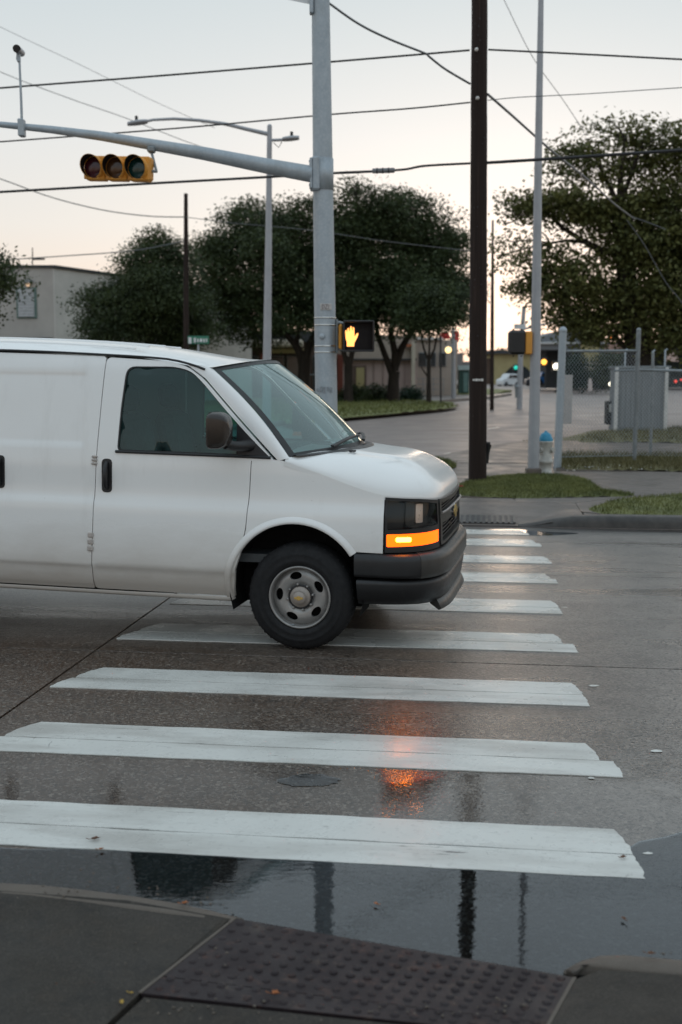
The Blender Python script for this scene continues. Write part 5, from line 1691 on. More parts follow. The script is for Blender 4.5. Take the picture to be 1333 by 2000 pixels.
nb = thing('newspaper_box', 'dark small box with a pale panel left of the grey cabinet', 'newspaper box', Vector((D(1190, 830, 37).x, 37, 0)))
c = D(1190, 806, 37); mb = MB(); mb.bbox(c, (.22, .4, .75), .03); mb.build('body', M['black_pl'], nb)
mb = MB(); mb.bbox(D(1193, 797, 36.78), (.10, .02, .26), .01); mb.build('panel', simple('box_panel', (.5, .5, .48), .4), nb)

# ------------------------------------------------------------------ street light across the street
YS = 27.5
sl = thing('street_light', 'grey street light with a long bowed arm and a second short arm', 'street light', Vector((D(523, 900, YS).x, YS, 0)))
k_ = YS / FPX
mb = MB(); mb.tube([Vector((D(521, 900, YS).x, YS, 0)), D(522, 710, YS), D(525, 480, YS), D(527, 247, YS)], [.11, 8.2 * k_, 6.5 * k_, 4.6 * k_], 18); mb.ball(D(527, 247, YS), 4.6 * k_, 6); mb.build('shaft', M['grey_pole'], sl)
mb = MB(); mb.tube([D(px, py, YS - (520 - px) * .002) for px, py in ((525, 262), (490, 254), (440, 242), (390, 235), (340, 232), (300, 234), (285, 237))], [.05, .045, .04, .036, .033, .03, .03], 10); mb.build('long_arm', M['grey_pole'], sl)
def lum(x0, y0, x1, y1, nm):
    a, b = D(x0, y0, YS - .4), D(x1, y1, YS - .4)
    mb = MB(); d = (b - a)
    ring = []
    n = 10
    for i in range(n + 1):
        t = i / n; w = .16 * math.sin(math.pi * min(1, .18 + t * .74)) ** .6; h_ = .07 * math.sin(math.pi * min(1, .2 + t * .6)) ** .5
        c = a + d * t
        for q in range(10):
            an = 2 * math.pi * q / 10
            ring.append(c + Vector((0, w * math.cos(an), h_ * math.sin(an) * (1 if math.sin(an) > 0 else .6))))
    mb.add(ring, [(i * 10 + j, i * 10 + (j + 1) % 10, (i + 1) * 10 + (j + 1) % 10, (i + 1) * 10 + j) for i in range(n) for j in range(10)], True)
    mb.add(ring[:10], [tuple(range(10))]); mb.add(ring[-10:], [tuple(range(10))])
    hd = mb.build('luminaire', M['grey_pole'], sl)
    c = a + d * .55 + Vector((0, 0, .06)); mb = MB(); mb.cyl(c, c + Vector((0, 0, .1)), .035, None, 8); mb.build('photocell', M['black_pl'], hd)
lum(288, 238, 250, 243, 'a')
mb = MB(); mb.tube([D(527, 274, YS), D(540, 273.5, YS), D(556, 273, YS)], .035, 8); mb.build('short_arm', M['grey_pole'], sl)
lum(552, 273, 585, 270, 'b')
mb = MB(); mb.tube([D(535, 279, YS), D(545, 288, YS), D(551, 277, YS)], .01, 6); mb.build('lamp_cable', M['cable'], sl)

# ------------------------------------------------------------------ overhead wires
def on_line(px, py, P0, dirn):
    """point of the pixel's ray in the upright plane through P0 along dirn"""
    r = ray(px, py); n_ = Vector((-dirn[1], dirn[0], 0))
    t = (Vector((P0.x, P0.y, 0)) - Vector((0, 0, 0))).dot(n_) / Vector((r.x, r.y, 0)).dot(n_)
    return Vector((r.x * t, r.y * t, CAM_H + r.z * t))
def wire(label, pxs, dirn, rad, mat='cable', P0=None, extra=()):
    P0 = P0 or wb
    pts = [on_line(px, py, P0, dirn) for px, py in pxs]
    if len(pts) > 2: pts = [Vector(p) for p in smooth_poly([tuple(p) for p in pts], 6, False)]
    mb = MB(); mb.tube(pts, rad, 6)
    o = mb.build('overhead_wire', M[mat])
    tag(o, label, 'wire')
    return o
DU = (UX, UY)
wire('topmost level wire left of the timber pole, crossing behind the signal pole', [(-500, 205), (-200, 189), (0, 172), (300, 149), (620, 123), (800, 108), (918, 98)], DU, .016)
wire('short dark wire from the timber pole top running out to the right', [(954, 97), (1060, 102), (1200, 109), (1333, 116), (1500, 124)], DU, .015)
wire('second level wire left of the timber pole, crossing the mast arm', [(-500, 312), (-200, 292), (0, 277), (200, 262), (400, 246), (640, 224), (800, 212), (919, 200)], DU, .013)
wire('faint thin wire right of the timber pole, rising a little to the right', [(953, 196), (1015, 190), (1150, 183), (1333, 171), (1500, 160)], DU, .007, 'steel_cable')
wire('thick black cable left of the signal pole, under the yellow traffic signal', [(-500, 398), (-200, 386), (0, 375), (300, 358), (500, 347), (655, 338), (725, 335)], DU, .022)
spl = wire('thick black cable sagging from its splice case to the timber pole', [(655, 338), (690, 337), (725, 335), (790, 331), (830, 324), (919, 319)], DU, .020)
wire('thick black cable crossing the big tree right of the timber pole', [(951, 318), (1080, 310), (1200, 302), (1333, 293), (1600, 272)], (UX, UY - .35), .026)
c0, c1 = on_line(727, 334, wb, DU), on_line(772, 332.5, wb, DU)
spt = thing('splice_case', 'ribbed grey splice case clipped along the thick black cable', 'splice case', c0)
mb = MB(); d = (c1 - c0)
mb.tube([c0, c0 + d * .04, c0 + d * .96, c1], [.02, .042, .042, .02], 12); mb.build('case', simple('splice_grey', (.16, .165, .17), .5), spt)
for t in (.2, .45, .7):
    mb = MB(); mb.tube([c0 + d * t, c0 + d * (t + .05)], .048, 12); mb.build('clip', M['black_pl'], spt)
wire('twisted cable dropping from top centre to the timber pole', [(600, -25), (640, 4), (700, 46), (760, 76), (830, 104), (838, 110), (870, 135), (919, 164)], (UX + .35, UY + .9), .017, 'steel_cable')
wire('slack service drop running from the timber pole down across the big tree', [(953, 184), (1000, 225), (1080, 296), (1150, 352), (1200, 398), (1240, 428)], (.45, 1.0), .022, 'steel_cable')
PT = on_line(1236, 424, wb, (.45, 1.0))
wire('upper thin strand beyond the end of the slack service drop', [(1236, 424), (1270, 436), (1300, 448)], (1, .35), .012, 'steel_cable', PT)
wire('thin guy strand slanting steeply down through the big tree', [(1225, 430), (1260, 480), (1300, 550), (1333, 592), (1400, 690)], (1, .1), .010, 'steel_cable', PT)
PB = Vector((-9, 46, 0))
wire('faint slanting wire high in the left of the sky', [(-200, -50), (0, 52), (160, 128), (300, 197), (420, 250)], (1, .25), .009, 'steel_cable', PB)
wire('second faint slanting wire, just behind the detector camera riser', [(-200, 50), (0, 140), (130, 190), (250, 232), (380, 282), (500, 318)], (1, .25), .014, 'steel_cable', PB)
wire('sagging wire from the left edge to the thin dark pole', [(-150, 300), (0, 349), (100, 385), (200, 410), (290, 422), (363, 424)], (1, .15), .022, 'steel_cable', PB)
wire('faint low wire above the roof of the pale grey building', [(-60, 514), (20, 507), (140, 499), (265, 489), (363, 470)], (1, .15), .022, 'steel_cable', PB)
wire('very thin wire falling between the lamp pole and the big tree', [(960, -50), (985, 0), (1040, 110), (1100, 195), (1140, 255)], (1, .5), .008, 'steel_cable', Vector((7, 30, 0)))
wire('thin wire passing across the oak crowns behind the signal pole', [(363, 424), (460, 436), (600, 449), (760, 472), (918, 490)], (1, .1), .012, 'steel_cable', Vector((0, 40, 0)))
# ------------------------------------------------------------------ trees
def leaf_mesh(name, mat, parent, blobs, n, size, seed, clump=70, sig=3.0):
    """blobs: (centre, radius). Leaves gather in clumps, mostly in the outer half of each blob."""
    rg = np.random.default_rng(seed)
    w = np.array([b[1] ** 2 for b in blobs]); w = w / w.sum()
    K = max(8, n // clump)
    bi = rg.choice(len(blobs), K, p=w)
    C = np.array([tuple(b[0]) for b in blobs])[bi]; Rr = np.array([b[1] for b in blobs])[bi]
    d = rg.normal(size=(K, 3)); d /= np.linalg.norm(d, axis=1)[:, None]
    rad = Rr * (0.25 + 0.80 * rg.random(K) ** 0.55)
    cc = C + d * rad[:, None] * np.array([1, 1, .88])
    wt = np.minimum(2.2, .12 + rg.gamma(1.6, .5, K)); wt = wt / wt.sum()
    ci = rg.choice(K, n, p=wt)
    csz = rg.uniform(.7, 1.5, K)[ci]
    # sprays of leaves: flat, drooping outward, most faces turned up and out
    off = np.clip(rg.normal(size=(n, 3)), -1.7, 1.7) * np.array([1, 1, .42])
    off[:, 2] -= .22 * (off[:, 0] ** 2 + off[:, 1] ** 2) ** .5
    p = cc[ci] + off * size * sig * csz[:, None]
    nr = np.array([0, 0, 1.0]) + .45 * d[ci] + .75 * rg.normal(size=(n, 3)); nr /= np.linalg.norm(nr, axis=1)[:, None]
    a = np.cross(nr, rg.normal(size=(n, 3))); a /= np.linalg.norm(a, axis=1)[:, None]
    b = np.cross(nr, a)
    L = size * rg.uniform(.55, 1.25, n)[:, None]
    v = np.empty((n, 4, 3))
    v[:, 0] = p - a * L * .5; v[:, 1] = p + b * L * .27; v[:, 2] = p + a * L * .5; v[:, 3] = p - b * L * .27
    me = bpy.data.meshes.new(name)
    me.vertices.add(4 * n); me.vertices.foreach_set('co', (v.reshape(-1, 3) - np.array(wm(parent).translation)).ravel())
    me.loops.add(4 * n); me.loops.foreach_set('vertex_index', np.arange(4 * n, dtype=np.int32))
    me.polygons.add(n); me.polygons.foreach_set('loop_start', np.arange(0, 4 * n, 4, dtype=np.int32))
    me.update(calc_edges=True); me.validate()
    me.materials.append(mat)
    o = bpy.data.objects.new(name, me); COL.objects.link(o)
    if parent: o.parent = parent; WM[o.name] = wm(parent)
    return o
def tree(label, base, Y, blobs, trunk, n, size, mat='oak_leaf', seed=1, squash=.8, name='oak_tree', group=None, limbs=26, sig=3.0):
    k = Y / FPX
    b0 = D(base[0], base[1], Y)
    t = thing(name, label, 'tree', b0, 0, group)
    rg = random.Random(seed)
    B, B2 = [], []
    for px, py, r in blobs:
        rr = r * k
        c0 = D(px, py, Y) + Vector((0, rg.uniform(-.8, .8) * rr * 1.2, 0))
        B.append((c0, rr * .84))
        if r > 24:                    # uneven outline: small tufts round each mass
            for q in range(int(5 + r / 9)):
                dd = Vector((rg.gauss(0, 1), rg.gauss(0, .8), rg.gauss(.15, 1))).normalized()
                B2.append((c0 + dd * rr * rg.uniform(.80, 1.28 if dd.z > .25 else 1.08), rr * rg.uniform(.12, .32)))
    mb = MB()
    for path in trunk:
        pts = [D(px, py, Y + (dz_ if False else 0)) for px, py, r in path]
        mb.tube(pts, [r * k for px, py, r in path], 9)
    ends = [D(path[-1][0], path[-1][1], Y) for path in trunk]
    for c, rr in B:
        e = min(ends, key=lambda q: (q - c).length)
        m_ = e.lerp(c, .5) + Vector((rg.uniform(-.2, .2) * rr, rg.uniform(-.2, .2) * rr, rg.uniform(-.05, .25) * rr))
        mb.tube([e, m_, c], [2.2 * k, 1.5 * k, .6 * k], 5)
        for q in range(limbs // 8):
            dd = Vector((rg.gauss(0, 1), rg.gauss(0, 1), rg.gauss(.3, .8))).normalized() * rr * rg.uniform(.6, 1.05)
            mb.tube([m_.lerp(c, .6), c + dd * .5 + Vector((0, 0, .05 * rr)), c + dd], [1.0 * k, .7 * k, .25 * k], 4)
    for c, rr in B2:
        e = min((q for q, r_ in B), key=lambda q: (q - c).length)
        mb.tube([e.lerp(c, .3), e.lerp(c, .75) + Vector((0, 0, .06 * (c - e).length)), c], [.9 * k, .5 * k, .2 * k], 3)
    mb.build('trunk', M['bark'], t)
    o = leaf_mesh('crown', M[mat], t, B + B2, n, size, seed, sig=sig)
    o['kind'] = 'stuff'
    return t
tree('big live oak left of the signal pole, its forked trunk behind the windscreen', (594, 786), 70, [(470, 465, 62), (540, 450, 62), (590, 470, 70), (430, 520, 52), (520, 540, 90), (600, 560, 90), (450, 600, 58), (425, 565, 40), (590, 425, 26), (505, 425, 32), (410, 480, 28), (540, 620, 55), (480, 630, 40), (620, 600, 40), (450, 425, 20), (400, 540, 22)],
     [[(594, 790, 15), (594, 740, 12), (596, 700, 12)], [(596, 705, 9), (575, 670, 7), (545, 640, 4)], [(596, 705, 9), (606, 670, 7), (625, 640, 4)], [(590, 715, 7), (580, 670, 5), (585, 620, 4)]], 95000, .20, 'oak_leaf', 11)
tree('tallest live oak right of the signal pole, above the double trunk', (768, 787), 70, [(695, 405, 45), (680, 450, 60), (760, 425, 52), (790, 450, 60), (845, 460, 55), (870, 510, 45), (720, 520, 85), (800, 540, 90), (860, 570, 55), (690, 590, 60), (760, 610, 55), (690, 365, 24), (800, 395, 26), (835, 420, 24), (890, 560, 26), (885, 490, 22), (730, 380, 22), (650, 480, 40), (680, 640, 30), (890, 610, 20), (820, 600, 45)],
     [[(768, 790, 14), (769, 745, 11), (771, 725, 11)], [(769, 740, 7), (755, 700, 6), (738, 655, 5), (735, 630, 4)], [(772, 725, 8), (772, 690, 7), (762, 640, 5)], [(773, 715, 8), (785, 680, 7), (802, 650, 5)]], 120000, .20, 'oak_leaf', 12)
tree('smaller oak with a dark low trunk just right of the signal pole', (680, 792), 68, [(665, 615, 40), (690, 600, 40), (650, 580, 30), (700, 640, 18)],
     [[(681, 794, 11), (681, 750, 8), (681, 715, 8)], [(681, 715, 6), (672, 690, 5), (660, 650, 4)], [(682, 715, 6), (688, 690, 5), (694, 650, 4)]], 16000, .20, 'oak_leaf', 13)
tree('young oak with a slender trunk right of the double trunked oak', (838, 791), 66, [(840, 600, 42), (865, 590, 34), (815, 585, 36), (850, 635, 22), (885, 575, 22)],
     [[(838, 792, 5.5), (838, 740, 4.2), (838, 705, 4)], [(838, 706, 2.6), (828, 680, 2), (822, 650, 1.6)], [(838, 706, 2.6), (839, 680, 2), (840, 645, 1.6)], [(838, 706, 2.6), (849, 682, 2), (856, 645, 1.6)], [(835, 735, 1.6), (822, 715, 1.2)]], 20000, .19, 'oak_leaf', 14)
tree('dark bushy tree in front of the pale grey building', (285, 770), 52, [(300, 480, 26), (285, 515, 34), (325, 520, 36), (255, 560, 44), (310, 570, 56), (355, 575, 40), (215, 580, 32), (200, 610, 36), (250, 630, 56), (320, 640, 60), (195, 645, 30), (370, 640, 40), (345, 485, 16), (175, 580, 12), (300, 455, 13), (370, 540, 16)],
     [[(290, 775, 12), (290, 700, 9), (290, 640, 7)]], 80000, .14, 'oak_leaf', 15, name='bushy_tree')
tree('leafy branch end showing at the left edge beside the grey building', (-45, 760), 40, [(-12, 500, 20), (-25, 540, 34), (-40, 590, 36), (6, 520, 10), (0, 545, 15), (8, 548, 6), (-60, 520, 50)],
     [[(-50, 775, 10), (-48, 680, 8), (-45, 600, 6)]], 9000, .16, 'oak_leaf', 16, name='street_tree')
tree('very large elm with thick trunk behind the fence and the grey cabinet', (1252, 822), 44,
     [(1190, 235, 18), (1165, 250, 13), (1160, 282, 34), (1120, 300, 24), (1095, 290, 20), (1243, 243, 24), (1225, 262, 26), (1270, 250, 20), (1300, 262, 20), (1320, 290, 40), (1275, 305, 40), (1150, 320, 30), (1085, 330, 22), (1120, 345, 24), (1195, 335, 20),
      (1030, 385, 24), (1010, 420, 18), (1000, 470, 20), (985, 440, 12), (975, 500, 14), (1020, 505, 22), (1085, 385, 36), (1125, 395, 32), (1160, 420, 40), (1050, 400, 26), (1205, 405, 36), (1290, 390, 60), (1330, 440, 70), (1260, 460, 60), (1060, 455, 20), (1190, 480, 36), (1070, 500, 30),
      (1110, 530, 42), (1060, 540, 28), (1150, 560, 46), (1220, 560, 60), (1300, 560, 80), (1085, 590, 34), (1025, 560, 16), (1040, 590, 18), (1010, 580, 12), (1140, 620, 34), (1200, 620, 45), (1280, 625, 50), (1345, 620, 60), (1380, 500, 90), (1400, 350, 70), (1105, 625, 20), (1175, 650, 18), (1310, 660, 26)],
     [[(1252, 824, 30), (1250, 760, 25), (1248, 700, 25), (1242, 640, 24), (1228, 560, 20), (1215, 480, 15), (1209, 400, 10)], [(1210, 405, 7), (1213, 340, 5), (1222, 270, 3)], [(1209, 405, 6), (1190, 360, 4), (1168, 320, 3)], [(1211, 400, 6), (1232, 345, 4), (1250, 290, 3)], [(1215, 490, 9), (1180, 492, 7), (1135, 468, 5), (1100, 445, 4), (1065, 412, 3)], [(1140, 472, 4), (1105, 470, 3), (1075, 475, 2)], [(1240, 640, 12), (1290, 560, 9), (1330, 480, 6)], [(1246, 690, 8), (1215, 672, 6), (1195, 650, 4)], [(1228, 560, 9), (1180, 570, 6), (1130, 560, 4)]],
     80000, .19, 'elm_leaf', 17, name='elm_tree', sig=2.7)
def hedge(label, px, py, w, h_, Y, mat='hedge_leaf', seed=1, n=2200, name='hedge'):
    k = Y / FPX
    b = D(px, py, Y)
    t = thing(name, label, 'hedge', b)
    blobs = [(b + Vector((random.Random(seed + i).uniform(-.35, .35) * w * k, 0, h_ * k * f)), w * k * .42) for i, f in enumerate((.2, .4, .55, .7))]
    mb = MB(); mb.cyl(b - Vector((0, 0, .2)), b + Vector((0, 0, h_ * k * .6)), .12, .06, 6); mb.build('trunk', M['bark'], t)
    o = leaf_mesh('crown', M[mat], t, blobs, n, .16 * Y / 60, seed, 18, 1.6); o['kind'] = 'stuff'
hedge('dark low hedge at the foot of the oaks, right of the signal pole', 690, 793, 50, 34, 69, 'oak_leaf', 31, 4000)
hedge('dark low hedge between the two oak trunks', 735, 790, 56, 30, 71, 'oak_leaf', 32, 4000)
hedge('low green hedge by the pink wall, left of the slender oak', 800, 776, 40, 14, 76, 'hedge_leaf', 33, 2000)
hedge('round topped green cypress behind the fence, left of the pale pillar', 1121, 757, 44, 72, 108, 'hedge_leaf', 34, 3500, 'cypress')
hedge('dark round topped cypress behind the fence, right of the pale pillar', 1180, 757, 52, 78, 106, 'oak_leaf', 35, 3500, 'cypress')
hedge('low green bush between the two round topped cypresses', 1152, 757, 30, 38, 107, 'hedge_leaf', 36, 1800, 'cypress')

# ------------------------------------------------------------------ buildings beyond
def wallmat(nm, col, var=.12, sc=.6): return simple(nm, col, .85, 0, var, sc, .15, 6, .25)
MB_GREY = wallmat('painted_brick_grey', (.40, .375, .345)); MB_PALE = wallmat('painted_brick_pale', (.50, .475, .445))
MB_PINK = wallmat('pink_render', (.36, .275, .25)); MB_BEIGE = wallmat('beige_render', (.34, .285, .24)); MB_BROWN = wallmat('brown_render', (.12, .085, .07))
MB_DARK = wallmat('dark_fascia', (.05, .052, .055)); MB_CREAM = wallmat('cream_render', (.46, .41, .33)); MB_RED = wallmat('red_brown_column', (.17, .055, .04)); MB_YEL = wallmat('ochre_render', (.34, .29, .15)); MB_ROOF = wallmat('grey_metal_roof', (.17, .18, .195))
def pbox(name, mat, parent, x0, x1, y0, y1, Y, depth=6.0, bev=.02):
    """box whose front face fills px x0..x1, py y0..y1 at depth Y"""
    a, b = D(x0, y1, Y), D(x1, y0, Y)
    mb = MB(); mb.bbox(((a.x + b.x) / 2, Y + depth / 2, (a.z + b.z) / 2), (b.x - a.x, depth, b.z - a.z), bev)
    return mb.build(name, mat, parent)
def building(label, px, py, Y, name='building'):
    b = D(px, py, Y); b.z = 0
    return thing(name, label, 'building', b)
# grey two storey building on the left
b1 = building('pale grey two storey brick building with a shuttered window, at the far left', 60, 790, 60)
Yg = 60.0
c = D(105, 523, Yg); l_ = D(-420, 516, Yg); 
mb = MB(); zt = c.z
side_dir = Vector((.42, 1.0, 0)).normalized()
p = [Vector((l_.x, Yg, 0)), Vector((c.x, Yg, 0)), Vector((c.x, Yg, 0)) + side_dir * 22, Vector((l_.x, Yg + 22, 0))]
mb.prism(p, (0, 0, zt)); mb.build('wall', MB_GREY, b1)
mb = MB(); q0, q1 = Vector((c.x + .02, Yg - .02, 0)), Vector((c.x + .02, Yg - .02, 0)) + side_dir * 22
mb.prism([q0, q1, q1 + Vector((-.3, .1, 0)), q0 + Vector((-.3, .1, 0))], (0, 0, zt - .05)); mb.build('side_wall', MB_PALE, b1)
mb = MB(); mb.prism([v + Vector((0, 0, zt)) + o for v, o in zip(p, (Vector((-.1, -.1, 0)), Vector((.12, -.1, 0)), Vector((.12, .1, 0)), Vector((-.1, .1, 0))))], (0, 0, .13)); mb.build('roof_edge', MB_DARK, b1)
f = pbox('window_frame', simple('window_frame_green', (.10, .16, .14), .5), b1, 33, 71, 561, 622, Yg - .06, .2)
pbox('shutter', simple('shutter_grey', (.36, .37, .38), .5), f, 36, 66, 564, 619, Yg - .12, .1)
for k in range(9):
    y = 567 + k * 6; pbox('slat', simple('shutter_slat', (.42, .43, .44), .5) if k == 0 else bpy.data.materials['shutter_slat'], f, 37, 65, y, y + 3.2, Yg - .145, .05, .005)
pbox('awning', MB_DARK, b1, -60, 97, 659, 668, Yg - .8, .8)
wl_ = pbox('wall_lamp', M['dark_galv'], b1, 48, 62, 546, 553, Yg - .3, .3)
mb = MB(); mb.ball(D(55, 556, Yg - .25), .10, 8); mb.build('bulb', emit('warm_bulb', (1, .66, .42), .6), wl_)
for y in range(3):       # shallow panel joints on the side wall
    t = .18 + .25 * y; q = q0.lerp(q1, t)
    mb = MB(); mb.box((q.x + .03, q.y - .02, zt / 2), (.06, .10, zt - .3)); mb.build('pilaster', MB_GREY, b1)
# mast on its roof
an = thing('roof_antenna', 'small cross shaped antenna standing on the grey roof', 'antenna', D(64, 521, Yg + 2))
mb = MB(); mb.cyl(D(64, 523, Yg + 2), D(64, 484, Yg + 2), .03, None, 6); mb.cyl(D(63, 506, Yg + 2), D(88, 506, Yg + 2), .06, .05, 6); mb.build('mast', M['cable'], an)
# thin dark pole with a green street name sign
dp = thing('utility_pole', 'thin dark timber pole between the bushy tree and the oak', 'utility pole', Vector((D(364, 800, 46).x, 46, 0)))
mb = MB(); mb.tube([Vector((D(364, 800, 46).x, 46, 0)), D(364, 600, 46), D(363.5, 378, 46)], [.12, .11, .075], 12); mb.build('shaft', M['wood'], dp)
gs = thing('street_name_sign', 'green street name sign above the roof of the van', 'street sign', Vector((D(388, 800, 34).x, 34, 0)))
mb = MB(); mb.cyl(Vector((D(388, 800, 34).x, 34, 0)), D(388, 668, 34), .03, None, 8); mb.build('post', M['galv'], gs)
gm = simple('sign_green', (.02, .16, .10), .4); wmt = simple('sign_white', (.6, .62, .62), .4)
mb = MB(); mb.bbox(D(388, 664, 33.95), (.62, .02, .23), .005); bl = mb.build('blade', gm, gs)
mb = MB(); mb.bbox(D(371.5, 665, 33.93), (.09, .02, .18), .004); mb.build('emblem', wmt, bl)
for i, (x, w_) in enumerate(((381, .06), (387, .05), (393, .07), (399, .05), (404, .04))):
    mb = MB(); mb.box(D(x, 664.5 + (i % 2) * .5, 33.93), (w_, .012, .10 if i else .14)); mb.build('lettering', wmt, bl)
# low shops behind the oaks
b2 = building('low brown shop with a dark flat roof and pale canopy behind the oak', 520, 780, 84)
pbox('wall', MB_BROWN, b2, 330, 655, 668, 792, 84, 10)
pbox('roof', MB_DARK, b2, 326, 655, 646, 668, 83.6, 11)
pbox('wall', wallmat('dusty_pink_wall', (.15, .10, .09)), b2, 400, 446, 660, 792, 83.4, 1)
pbox('canopy', MB_CREAM, b2, 450, 592, 663, 678, 82.2, 1.5, .12)
pbox('lintel', MB_YEL, b2, 530, 594, 681, 690, 83, .8)
for x in (447, 510, 597): pbox('column', MB_RED, b2, x, x + 8, 690, 792, 82.6, .4)
for x0, x1 in ((458, 505), (520, 556), (560, 594), (612, 650)):
    f = pbox('window', M['dark_galv'], b2, x0, x1, 694, 770, 83.85, .2)
    pbox('pane', M['window'], f, x0 + 1.6, x1 - 1.6, 696, 768, 83.8, .1)
pbox('pipe_rail', M['dark_galv'], b2, 596, 655, 731, 733, 82, .1)
b3 = building('low pink rendered building behind the double trunked oak', 740, 776, 86)
pbox('wall', MB_PINK, b3, 655, 815, 702, 792, 86, 10)
pbox('upper_wall', MB_BEIGE, b3, 655, 815, 655, 701, 85.8, 10)
pbox('cornice', MB_DARK, b3, 655, 815, 700.5, 703.5, 85.6, .4, .01)
pbox('column', MB_RED, b3, 659, 670, 692, 792, 85.2, .5)
f = pbox('doorway', MB_BROWN, b3, 686, 716, 714, 792, 85.85, .3); pbox('door', MB_YEL, f, 696, 712, 718, 790, 85.8, .2)
for x in (730, 748, 766, 790): pbox('panel_joint', wallmat('joint_pink', (.27, .20, .185)), b3, x, x + 1.6, 704, 792, 85.92, .2, .005)
pbox('column', MB_CREAM, b3, 804, 812, 668, 792, 85.2, .5)
pbox('sign_band', simple('orange_band', (.45, .14, .06), .5), b3, 785, 812, 672, 677, 85.4, .3)
b4 = building('taller beige building with a pale roof edge left of the red sign', 850, 770, 92)
pbox('wall', MB_BEIGE, b4, 812, 894, 664, 792, 92, 10)
pbox('roof_edge', simple('pale_roof_edge', (.55, .53, .5), .6), b4, 806, 866, 659, 664, 91.7, 10)
for x0, x1 in ((818, 834), (842, 852), (858, 872)):
    f = pbox('window', M['dark_galv'], b4, x0, x1, 688, 716, 91.9, .2); pbox('pane', M['window'], f, x0 + 1, x1 - 1, 689.5, 714.5, 91.85, .1)
rs = thing('shop_sign', 'bright red rooftop sign above the beige building', 'sign', D(880, 664, 95))
sm_ = simple('red_sign', (.55, .03, .03), .4)
mb = MB(); c = D(869, 662, 95); kk = 95 / FPX
mb.prism([c + Vector((math.cos(a) * 11 * kk, 0, max(0, math.sin(a)) * 14 * kk)) for a in [math.pi * i / 12 for i in range(13)]], (0, .3, 0)); mb.build('arch', sm_, rs)
pbox('panel', sm_, rs, 889, 897, 647, 668, 94.6, .3); pbox('post', M['dark_galv'], rs, 868, 870, 660, 792, 95.4, .2); pbox('post', M['dark_galv'], rs, 892, 894, 668, 792, 95.0, .2)
# pale pole with floodlight
fp = thing('floodlight_pole', 'pale pole carrying a lit round floodlight beside the beige building', 'lamp pole', Vector((D(886, 772, 80).x, 80, 0)))
mb = MB(); mb.tube([Vector((D(886, 790, 80).x, 80, 0)), D(886, 700, 80), D(885.5, 640, 80)], [.16, .15, .12], 10); mb.build('shaft', M['grey_pole'], fp)
mb = MB(); mb.bbox(D(878, 683, 79.7), (.55, .3, .5), .1); mb.build('housing', M['dark_galv'], fp)
mb = MB(); mb.ball(D(876, 683.5, 79.45), .22, 10); mb.build('lamp', emit('floodlight', (1.0, .70, .30), 2.2), fp)
sg2 = thing('sign_post', 'thin dark sign post in front of the slender oak', 'post', Vector((D(861.5, 792, 64).x, 64, 0)))
mb = MB(); mb.cyl(Vector((D(861.5, 792, 64).x, 64, .1)), D(861, 655, 64), .05, None, 8); mb.build('shaft', M['cable'], sg2)
# green kiosk
kb_ = building('dark green kiosk with a pale top left of the timber pole', 906, 765, 96, 'kiosk')
kg = simple('kiosk_green', (.015, .06, .05), .5)
pbox('body', kg, kb_, 897, 917, 722, 768, 96, 1.2); pbox('roof', simple('kiosk_top', (.34, .42, .42), .5), kb_, 895, 919, 714, 723, 95.8, 1.5); pbox('door', simple('kiosk_door', (.10, .19, .18), .4), kb_, 905, 914, 728, 766, 95.9, .1)
# thin pole right of the timber one
tp = thing('utility_pole', 'slim dark distant pole just right of the big timber pole', 'utility pole', Vector((D(962, 775, 60).x, 60, 0)))
mb = MB(); mb.tube([Vector((D(961.5, 775, 60).x, 60, 0)), D(962, 600, 60), D(963, 430, 60)], [.11, .09, .05], 10); mb.build('shaft', M['wood'], tp)
# ochre building and the far shops
b5 = building('ochre building with a dark arch beyond the far junction', 1010, 757, 190)
pbox('wall', MB_YEL, b5, 962, 1052, 690, 760, 190, 12); pbox('roof', MB_DARK, b5, 955, 1056, 684, 691, 189, 14)
c = D(1012, 757, 189.8); kk = 190 / FPX
mb = MB(); mb.prism([c + Vector((math.cos(a) * 32 * kk, 0, math.sin(a) * 44 * kk)) for a in [math.pi * i / 14 for i in range(15)]], (0, .3, 0)); mb.build('arch', M['window'], b5)
pbox('wall', MB_BROWN, b5, 930, 962, 700, 760, 192, 8)
b6 = building('grey roofed drive through canopy with a pale eave behind the slim pole', 1080, 757, 120)
kk = 120 / FPX
mb = MB(); pts = [D(1052, 668, 120), D(1052, 660, 120), D(1100, 645, 120), D(1180, 645, 120), D(1180, 668, 120)]; mb.prism(pts, (0, 12, 0)); mb.build('roof', MB_ROOF, b6)
pbox('eave', simple('eave_pale', (.46, .47, .48), .5), b6, 1050, 1182, 668, 672, 119.5, .6); pbox('fascia', MB_ROOF, b6, 1050, 1182, 672, 683, 119.8, 12)
pbox('wall', MB_DARK, b6, 1066, 1180, 683, 758, 126, 6)
pbox('column', MB_DARK, b6, 1092, 1097, 683, 758, 120, .4)
pbox('pillar', MB_YEL, b6, 1138, 1172, 655, 706, 118, 1.0); pbox('pillar_base', MB_CREAM, b6, 1136, 1174, 706, 736, 118.2, .6)
b7 = building('dark wide canopy building behind the elm, with a pinkish sign band', 1270, 757, 130)
pbox('roof', MB_DARK, b7, 1180, 1480, 668, 690, 130, 14); pbox('sign_band', wallmat('pink_band', (.42, .27, .22)), b7, 1178, 1242, 673, 689, 129.5, .4)
pbox('wall', wallmat('teal_grey_wall', (.075, .10, .10)), b7, 1180, 1480, 690, 757, 138, 5)
